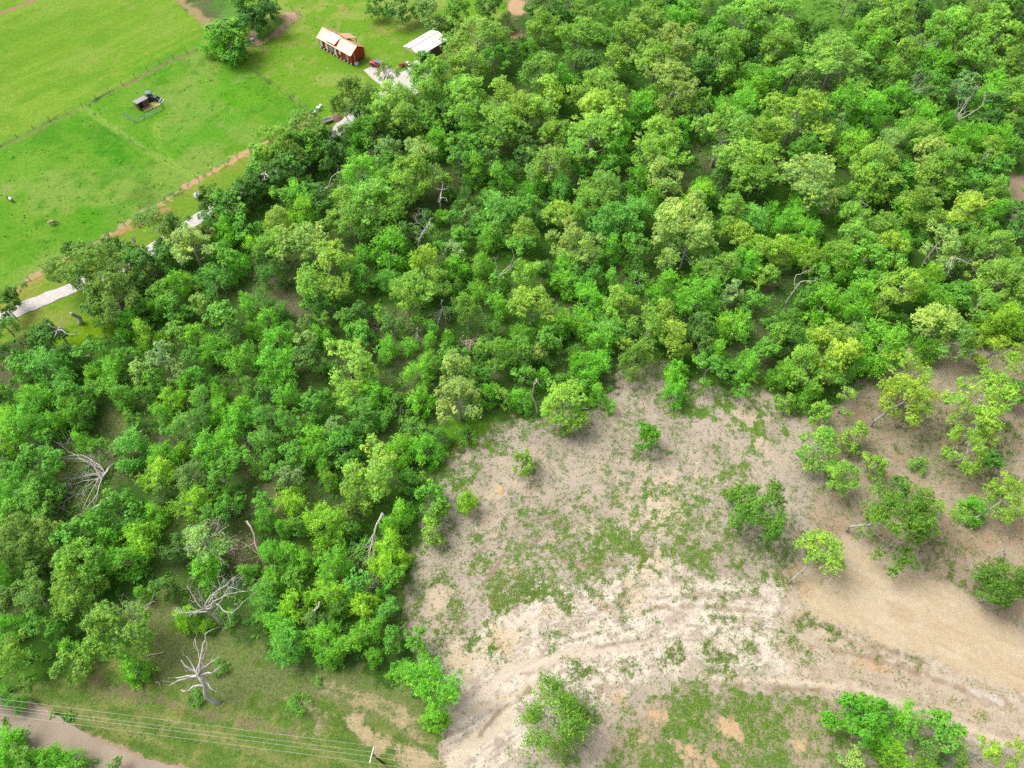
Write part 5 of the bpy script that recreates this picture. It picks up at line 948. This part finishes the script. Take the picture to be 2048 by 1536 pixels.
def mound(name, label, cat, px, py, rx, ry, h, m, seed):
    r = np.random.default_rng(seed); n = 40; g = np.linspace(-1, 1, n); xx, yy = np.meshgrid(g, g); rr = np.sqrt(xx**2+yy**2); z = h*np.clip(1-rr**1.6, 0, 1)**0.8*(0.75+0.5*fbm(xx*3+seed, yy*3, seed, 4)) - 0.03
    c = at(px, py); V = np.column_stack([xx.ravel()*rx, yy.ravel()*ry, z.ravel()]); ii_ = np.arange(n*n).reshape(n, n); F = np.column_stack([ii_[:-1,:-1].ravel(), ii_[:-1,1:].ravel(), ii_[1:,1:].ravel(), ii_[1:,:-1].ravel()])
    F = F[(rr.ravel()[F] < 1.03).all(1)]; o = link(bpy.data.objects.new(name, mesh_np(name, V, F, m, True))); o.location = (c.x, c.y, 0.02); tag(o, label, cat)
mound('dirt_mound', 'round brown heap of soil on the lawn near the roadside trees', 'mound', 673, 236, 1.75, 1.6, 0.8, M_DIRT, 3); LANDMARKS.append(('the brown dirt mound', 673, 236))
mound('sand_pile', 'orange-yellow sand pile beside the black barrel', 'sand pile', 618, 233, 1.5, 0.9, 0.4, M_SANDPILE, 4)
mound('dirt_mound', 'small pale sand heap alone on the left side of the cleared lot', 'mound', 1002, 981, 0.7, 0.8, 0.25, mat('pale_sand', A(232,196,144), 0.95, var=0.1, bump=0.5), 6)
def bale():
    c = at(399.5,397); r = empty('hay_bale', c, 0); R_ = 0.82; ax = Vector((0.86,-0.52,0)); q = MB(); n = 32; rr = random.Random(2)
    q.tube([Vector((0,0,R_-0.04))-ax*0.72, Vector((0,0,R_-0.04))-ax*0.6, Vector((0,0,R_-0.04))+ax*0.6, Vector((0,0,R_-0.04))+ax*0.68], [R_*0.93, R_, R_, R_*0.96], n); q.build('wrap', M_HAYWRAP, r, True)
    for s in (-1, 1): k = MB(); k.tube([Vector((0,0,R_-0.04))+ax*s*0.60, Vector((0,0,R_-0.04))+ax*s*0.73], [R_*0.95, R_*0.90], n); k.build('end_face', M_HAY, r)
    tag(r, 'round hay bale in white wrap on the grass beside the gravel drive', 'hay bale'); LANDMARKS.append(('the round hay bale', 399, 389))
bale()
def doghouse():
    r = empty('dog_house', at(546,24), 0.4); q = MB(); q.box((0,0,0.4), (1.1,0.9,0.8)); q.build('wall', M_STEEL, r); q = MB(); q.slab([(-.6,-.55,.85),(.6,-.55,.85),(.6,0,1.2),(-.6,0,1.2)], .05); q.slab([(-.6,0,1.2),(.6,0,1.2),(.6,.55,.85),(-.6,.55,.85)], .05); q.build('roof', M_GREYROOF, r); q = MB(); q.box((0,-0.46,0.35), (0.4,0.04,0.5)); q.build('doorway_shade_panel', M_BLACK, r)  # black panel on the solid wall stands in for the shade inside the entrance
    tag(r, 'small grey dog house under the dark trees at the top', 'dog house')
doghouse()

# ------------------------------------------------------------------ fences, pole and wires
def fence(name, label, pts, step, h, post_r, wires, net=False, mp=None, wr=0.010):
    P = [at(*p) for p in pts]; f = empty(name, P[0]); o = P[0]; wb = MB(); rr = random.Random(len(pts)); pm = None; posts = []
    for i in range(len(P)-1):
        n = max(1, round((P[i+1]-P[i]).length/step)); posts += [P[i].lerp(P[i+1], k/n) for k in range(n)]
    posts.append(P[-1])
    for p in posts:
        if pm is None: q = MB(); q.tube([(0,0,-0.1),(0,0,h)], post_r, 6); po = q.build('post', mp or M_POST, f); pm = po.data
        else: po = link(bpy.data.objects.new('post', pm)); po.parent = f
        po.location = p-o; po.rotation_euler = (rr.uniform(-.06,.06), rr.uniform(-.06,.06), 0)
    for k in range(len(posts)-1):
        for z in wires: wb.tube([posts[k]-o+Vector((0,0,z)), posts[k+1]-o+Vector((0,0,z))], wr, 3, cap=False)
    wb.build('wire', M_FWIRE, f); tag(f, label, 'fence'); return f
fence('field_fence', 'dark post and wire fence along the edge of the mown hay field', [(-60,321),(0,292),(100,242),(165,213),(245,170),(320,128),(400,97)], 4.2, 1.25, 0.06, (0.4,0.75,1.1))
fence('field_fence', 'wire cross fence running down through the pasture to the dirt line', [(166,216),(220,252),(262,283),(300,306),(345,330),(392,356)], 6.0, 1.2, 0.05, (0.4,0.75,1.05))
fence('field_fence', 'short-post wire fence along the bare orange dirt line', [(-40,612),(0,592),(60,560),(120,522),(185,490),(250,452),(300,418),(362,384),(376,374),(398,360),(450,332),(500,303),(545,277),(600,250)], 4.6, 1.2, 0.06, (0.4,0.8,1.1))
fence('yard_fence', 'thin wire fence between the green pasture and the yard', [(505,140),(530,158),(560,182),(600,212),(620,224)], 5.0, 1.2, 0.05, (0.3,0.6,0.9,1.1))
fence('dog_run_fence', 'wire dog run fence around the worn sandy ground by the dark trees', [(500,70),(499,88),(521,93),(560,67),(596,36),(600,31),(585,22)], 3.2, 1.5, 0.06, (0.2,0.45,0.7,0.95,1.2,1.4), wr=0.012)
def pole():
    b = at(766,1525.5); h = 9.3; r = empty('power_pole', b); q = MB(); q.tube([(0,0,-0.2),(0,0,h)], [0.17,0.12], 12); q.build('pole', M_POLE, r, True)
    e1, e2 = at(747.5,1491,h)-b, at(738.5,1526.5,h)-b; d = (e2-e1).normalized(); rz = math.atan2(d.y, d.x); mid = (e1+e2)/2; q = MB(); q.box((mid.x, mid.y, h-0.25), ((e2-e1).length, 0.13, 0.16), rz=rz); q.build('crossarm', M_ARM, r, bevel=0.01)
    ins = [e1+d*0.08, mid-d*0.28, mid+d*0.28, e2-d*0.08]
    for p in ins: q = MB(); q.tube([(p.x,p.y,h-0.16),(p.x,p.y,h+0.1)], [0.05,0.035], 8); q.build('insulator', M_STEEL, r)
    tag(r, 'dark wooden power pole with a bleached crossarm over the grass strip', 'power pole'); LANDMARKS.append(('the power pole', 743, 1508))
    ends = [((-420,1344),(1240,1552)), ((-420,1357),(1240,1572)), ((-420,1361),(1240,1583)), ((-420,1373),(1240,1605))]
    names = ['uppermost wire of the power line', 'second wire down of the power line, close above the third', 'third wire down of the power line, close below the second', 'lowest wire of the power line']
    for p, (l, rg), nm in zip(ins, ends, names):
        w0 = Vector((p.x, p.y, h-0.25+0.38)) + b; w0.z = h+0.1; L_ = at(*l, h+0.1); R_ = at(*rg, h+0.1); pts = []
        for A_, B_ in ((L_, w0), (w0, R_)):
            for k in range(13): f = k/12; v = A_.lerp(B_, f); v.z -= 0.45*4*f*(1-f); pts.append(v) if not (A_ is w0 and k == 0) else None
        q = MB(); q.tube([v-w0 for v in pts], 0.013, 5); tag(q.build('power_line', M_WIRE, None, True, loc=w0), nm, 'wire')
pole()

# ------------------------------------------------------------------ grazing cattle
def cow(label, px, py, rz, mats, patch, s=1.0, head_down=True):
    r = empty('cow', at(px, py), rz); r.scale = (s, s, s)
    V = [(-0.75,0,1.12),(-0.35,0,1.08),(0.1,0,1.05),(0.55,0,1.08),(0.80,0,1.12),(1.10,0,0.95),(1.32,0,0.60),(1.42,0,0.34),(1.50,0,0.16)]
    R_ = [0.24,0.33,0.37,0.33,0.26,0.17,0.13,0.14,0.08]; E = [(i,i+1) for i in range(8)]
    for x, root, back in ((0.55,3,False),(-0.70,0,True)):
        for y in (-0.2, 0.2):
            o = len(V)
            if back: V += [(x-0.02,y,0.86),(x+0.06,y,0.66),(x-0.10,y,0.42),(x-0.05,y,0.10),(x,y,0.03)]; R_ += [0.17,0.12,0.075,0.06,0.07]
            else: V += [(x,y,0.80),(x+0.02,y,0.55),(x+0.03,y,0.38),(x+0.02,y,0.10),(x+0.05,y,0.03)]; R_ += [0.13,0.085,0.07,0.055,0.065]
            E += [(root,o)] + [(o+i,o+i+1) for i in range(4)]
    o = len(V); V += [(-0.98,0,1.10),(-1.03,0,0.75),(-1.03,0,0.5)]; R_ += [0.05,0.03,0.05]; E += [(0,o),(o,o+1),(o+1,o+2)]
    for y in (-1, 1): o = len(V); V += [(1.30,y*0.14,0.68),(1.24,y*0.28,0.68)]; R_ += [0.05,0.03]; E += [(6,o),(o,o+1)]
    m = bpy.data.meshes.new('cow_body'); m.from_pydata(V, E, []); ob = link(bpy.data.objects.new('body', m)); ob.parent = r
    sk = ob.modifiers.new('skin', 'SKIN'); 
    lay_ = m.skin_vertices[0] if m.skin_vertices else None
    if lay_ is None:
        bpy.context.view_layer.objects.active = ob; bm_ = bmesh.new(); bm_.from_mesh(m); sl2 = bm_.verts.layers.skin.verify(); bm_.verts.ensure_lookup_table()
        for i, v in enumerate(bm_.verts): v[sl2].radius = (R_[i], R_[i]); v[sl2].use_root = (i == 2)
        bm_.to_mesh(m); bm_.free()
    else:
        for i, v in enumerate(lay_.data): v.radius = (R_[i], R_[i]); v.use_root = (i == 2)
    ss = ob.modifiers.new('sub', 'SUBSURF'); ss.levels = 2; ss.render_levels = 2
    mt = bpy.data.materials.new('cow_hide'); mt.use_nodes = True; n = mt.node_tree.nodes; L = mt.node_tree.links; tc = n.new('ShaderNodeTexCoord'); sx = n.new('ShaderNodeSeparateXYZ'); rp = n.new('ShaderNodeValToRGB'); rp.color_ramp.interpolation = 'CONSTANT'
    mr = n.new('ShaderNodeMapRange'); mr.inputs[1].default_value = -1.1; mr.inputs[2].default_value = 1.6; L.new(tc.outputs['Object'], sx.inputs[0]); L.new(sx.outputs[0], mr.inputs[0]); L.new(mr.outputs[0], rp.inputs[0]); e = rp.color_ramp.elements
    e[0].position = 0; e[0].color = (*patch[0][1], 1); e[1].position = patch[1][0]; e[1].color = (*patch[1][1], 1)
    for q in patch[2:]: w_ = e.new(q[0]); w_.color = (*q[1], 1)
    b = n['Principled BSDF']; b.inputs['Roughness'].default_value = 0.8; L.new(rp.outputs[0], b.inputs['Base Color']); m.materials.append(mt)
    tag(r, label, 'cow')
cow('black and white cow with a white rump grazing near the left edge', 23, 402, math.radians(152), None, [(0,(0.02,0.02,0.02)),(0.12,(0.75,0.73,0.70)),(0.42,(0.015,0.015,0.015))], 0.85)
cow('tan cow grazing in the lower pasture', 107, 449, math.radians(10), None, [(0,(0.60,0.48,0.32)),(0.15,(0.28,0.20,0.13)),(0.62,(0.12,0.10,0.07))], 0.85); LANDMARKS.append(('the tan cow', 107, 448))
# ------------------------------------------------------------------ what each tree is called, told by its look and its neighbours
SOLO = {  # photo spot -> label of a tree that stands out by itself
 (1109,1434): 'upright fresh green young oak alone on the sand at the bottom of the lot',
 (1290,872): 'vivid green small bushy tree standing alone in the upper part of the lot',
 (1042,924): 'small round yellow-green oak standing alone on the left side of the lot',
 (934,999): 'tiny lime green sapling alone on the left edge of the lot',
 (1520,1022): 'big rounded green oak in the middle right of the lot beside its smaller twin',
 (1487,1000): 'smaller half of the paired green oaks in the middle right of the lot',
 (1793,1042): 'dense deep green oak above the smooth sand pad',
 (1648,1102): 'gappy yellow-green oak leaning over the corner of the smooth sand pad',
 (2020,1152): 'full green oak at the right edge below the reddish ground',
 (1815,796): 'broad lime oak with gaps standing over the shaded brown ground',
 (862,1372): 'large bright green tree at the lower left corner of the lot',
 (917,801): 'pale ragged oak at the upper left corner of the lot',
 (1130,802): 'tall yellow-green oak leaning over the upper edge of the lot',
 (737,931): 'tall broad oak above the long dead fallen trunk',
 (655,539): 'large golden green oak with bare grey forks under its crown',
 (955,72): 'tall yellow-green oak right of the white-roofed carport',
 (230,1256): 'mossy green oak with bare twig tips beside the grass strip',
 (450,78): 'largest bushy tree of the dark clump beside the hay field',
 (1874,0): '',
}
def dir_word(dx, dy):
    if abs(dx) > abs(dy)*1.2: return 'right of' if dx > 0 else 'left of'
    return 'in front of' if dy > 0 else 'behind'
MK = [(w, x, y) for w, x, y in LANDMARKS if w] + [('the top right grass opening', 1665, 55), ('the lone vivid bush', 1290, 872), ('the lone round oak', 1042, 924), ('the paired green oaks', 1515, 1015), ('the dense round sand-pad tree', 1793, 1042),
      ('the leaning sand-pad oak', 1648, 1102), ('the upright young oak', 1109, 1432), ('the broad lime oak', 1815, 796), ('the pale ragged oak', 917, 801),
      ('the large golden forked oak', 655, 539), ('the tall carport-side oak', 955, 72), ('the mossy twig-tipped oak', 230, 1256), ('the dark hay-field clump', 450, 70), ('the road in the corner', 150, 1470), ('the bare right-edge patch', 2035, 385), ('the bend in the lot edge', 1240, 745)]
SOLO_K = {k: v for k, v in SOLO.items() if v}
ORD = ['nearest', 'second nearest', 'third nearest', 'fourth nearest', 'fifth nearest', 'sixth nearest', 'seventh nearest', 'eighth nearest', 'ninth nearest', 'tenth nearest', 'eleventh nearest', 'twelfth nearest', 'thirteenth nearest', 'fourteenth nearest', 'fifteenth nearest', 'sixteenth nearest', 'seventeenth nearest', 'eighteenth nearest', 'nineteenth nearest', 'twentieth nearest']
rows = {}
GROUPN = {'oak_tree': 'oaks of the wood', 'bushy_tree': 'bushy trees of the wood', 'round_tree': 'round-headed trees of the wood', 'shrub': 'shrubs between the trees', 'cedar_tree': 'cedars of the wood', 'young_oak_tree': None}
for t in PLANTED:
    st, nm, cat, col, cw, sw = KIND[t['L']]; sz = 'small' if t['W'] < 4.6 else ('large' if t['W'] > 8.6 else 'medium')
    if t['nm'] == 'shrub': sz = ''; sw = {'F':'feathery shrub','B':'rounded shrub','U':'low shrub'}.get(st, 'shrub')
    look = (sz + ' ' + cw + ' ' + sw).strip(); k = (round(t['px']), round(t['py']))
    if GROUPN[t['nm']]: t['root']['group'] = GROUPN[t['nm']]
    t['root']['category'] = t['cat']
    if k in SOLO_K: t['root']['label'] = SOLO_K[k]; continue
    best = min(MK, key=lambda m: math.hypot(m[1]-t['px'], m[2]-t['py'])); dx, dy = t['px']-best[1], t['py']-best[2]
    rows.setdefault((look, dir_word(dx, dy), best[0]), []).append((math.hypot(dx, dy), t))
for (look, dw_, mk), v in rows.items():
    v.sort(key=lambda q: q[0])
    for i, (d, t) in enumerate(v): t['root']['label'] = '%s, %s %s %s' % (look, ORD[i], dw_, mk) if len(v) > 1 else '%s %s %s' % (look, dw_, mk)
_n = {}
for t in PLANTED: _n[t['nm']] = _n.get(t['nm'], 0) + 1
print(_n, 'max rank', max(len(v) for v in rows.values()), 'longest', max(len(t['root']['label'].split()) for t in PLANTED))
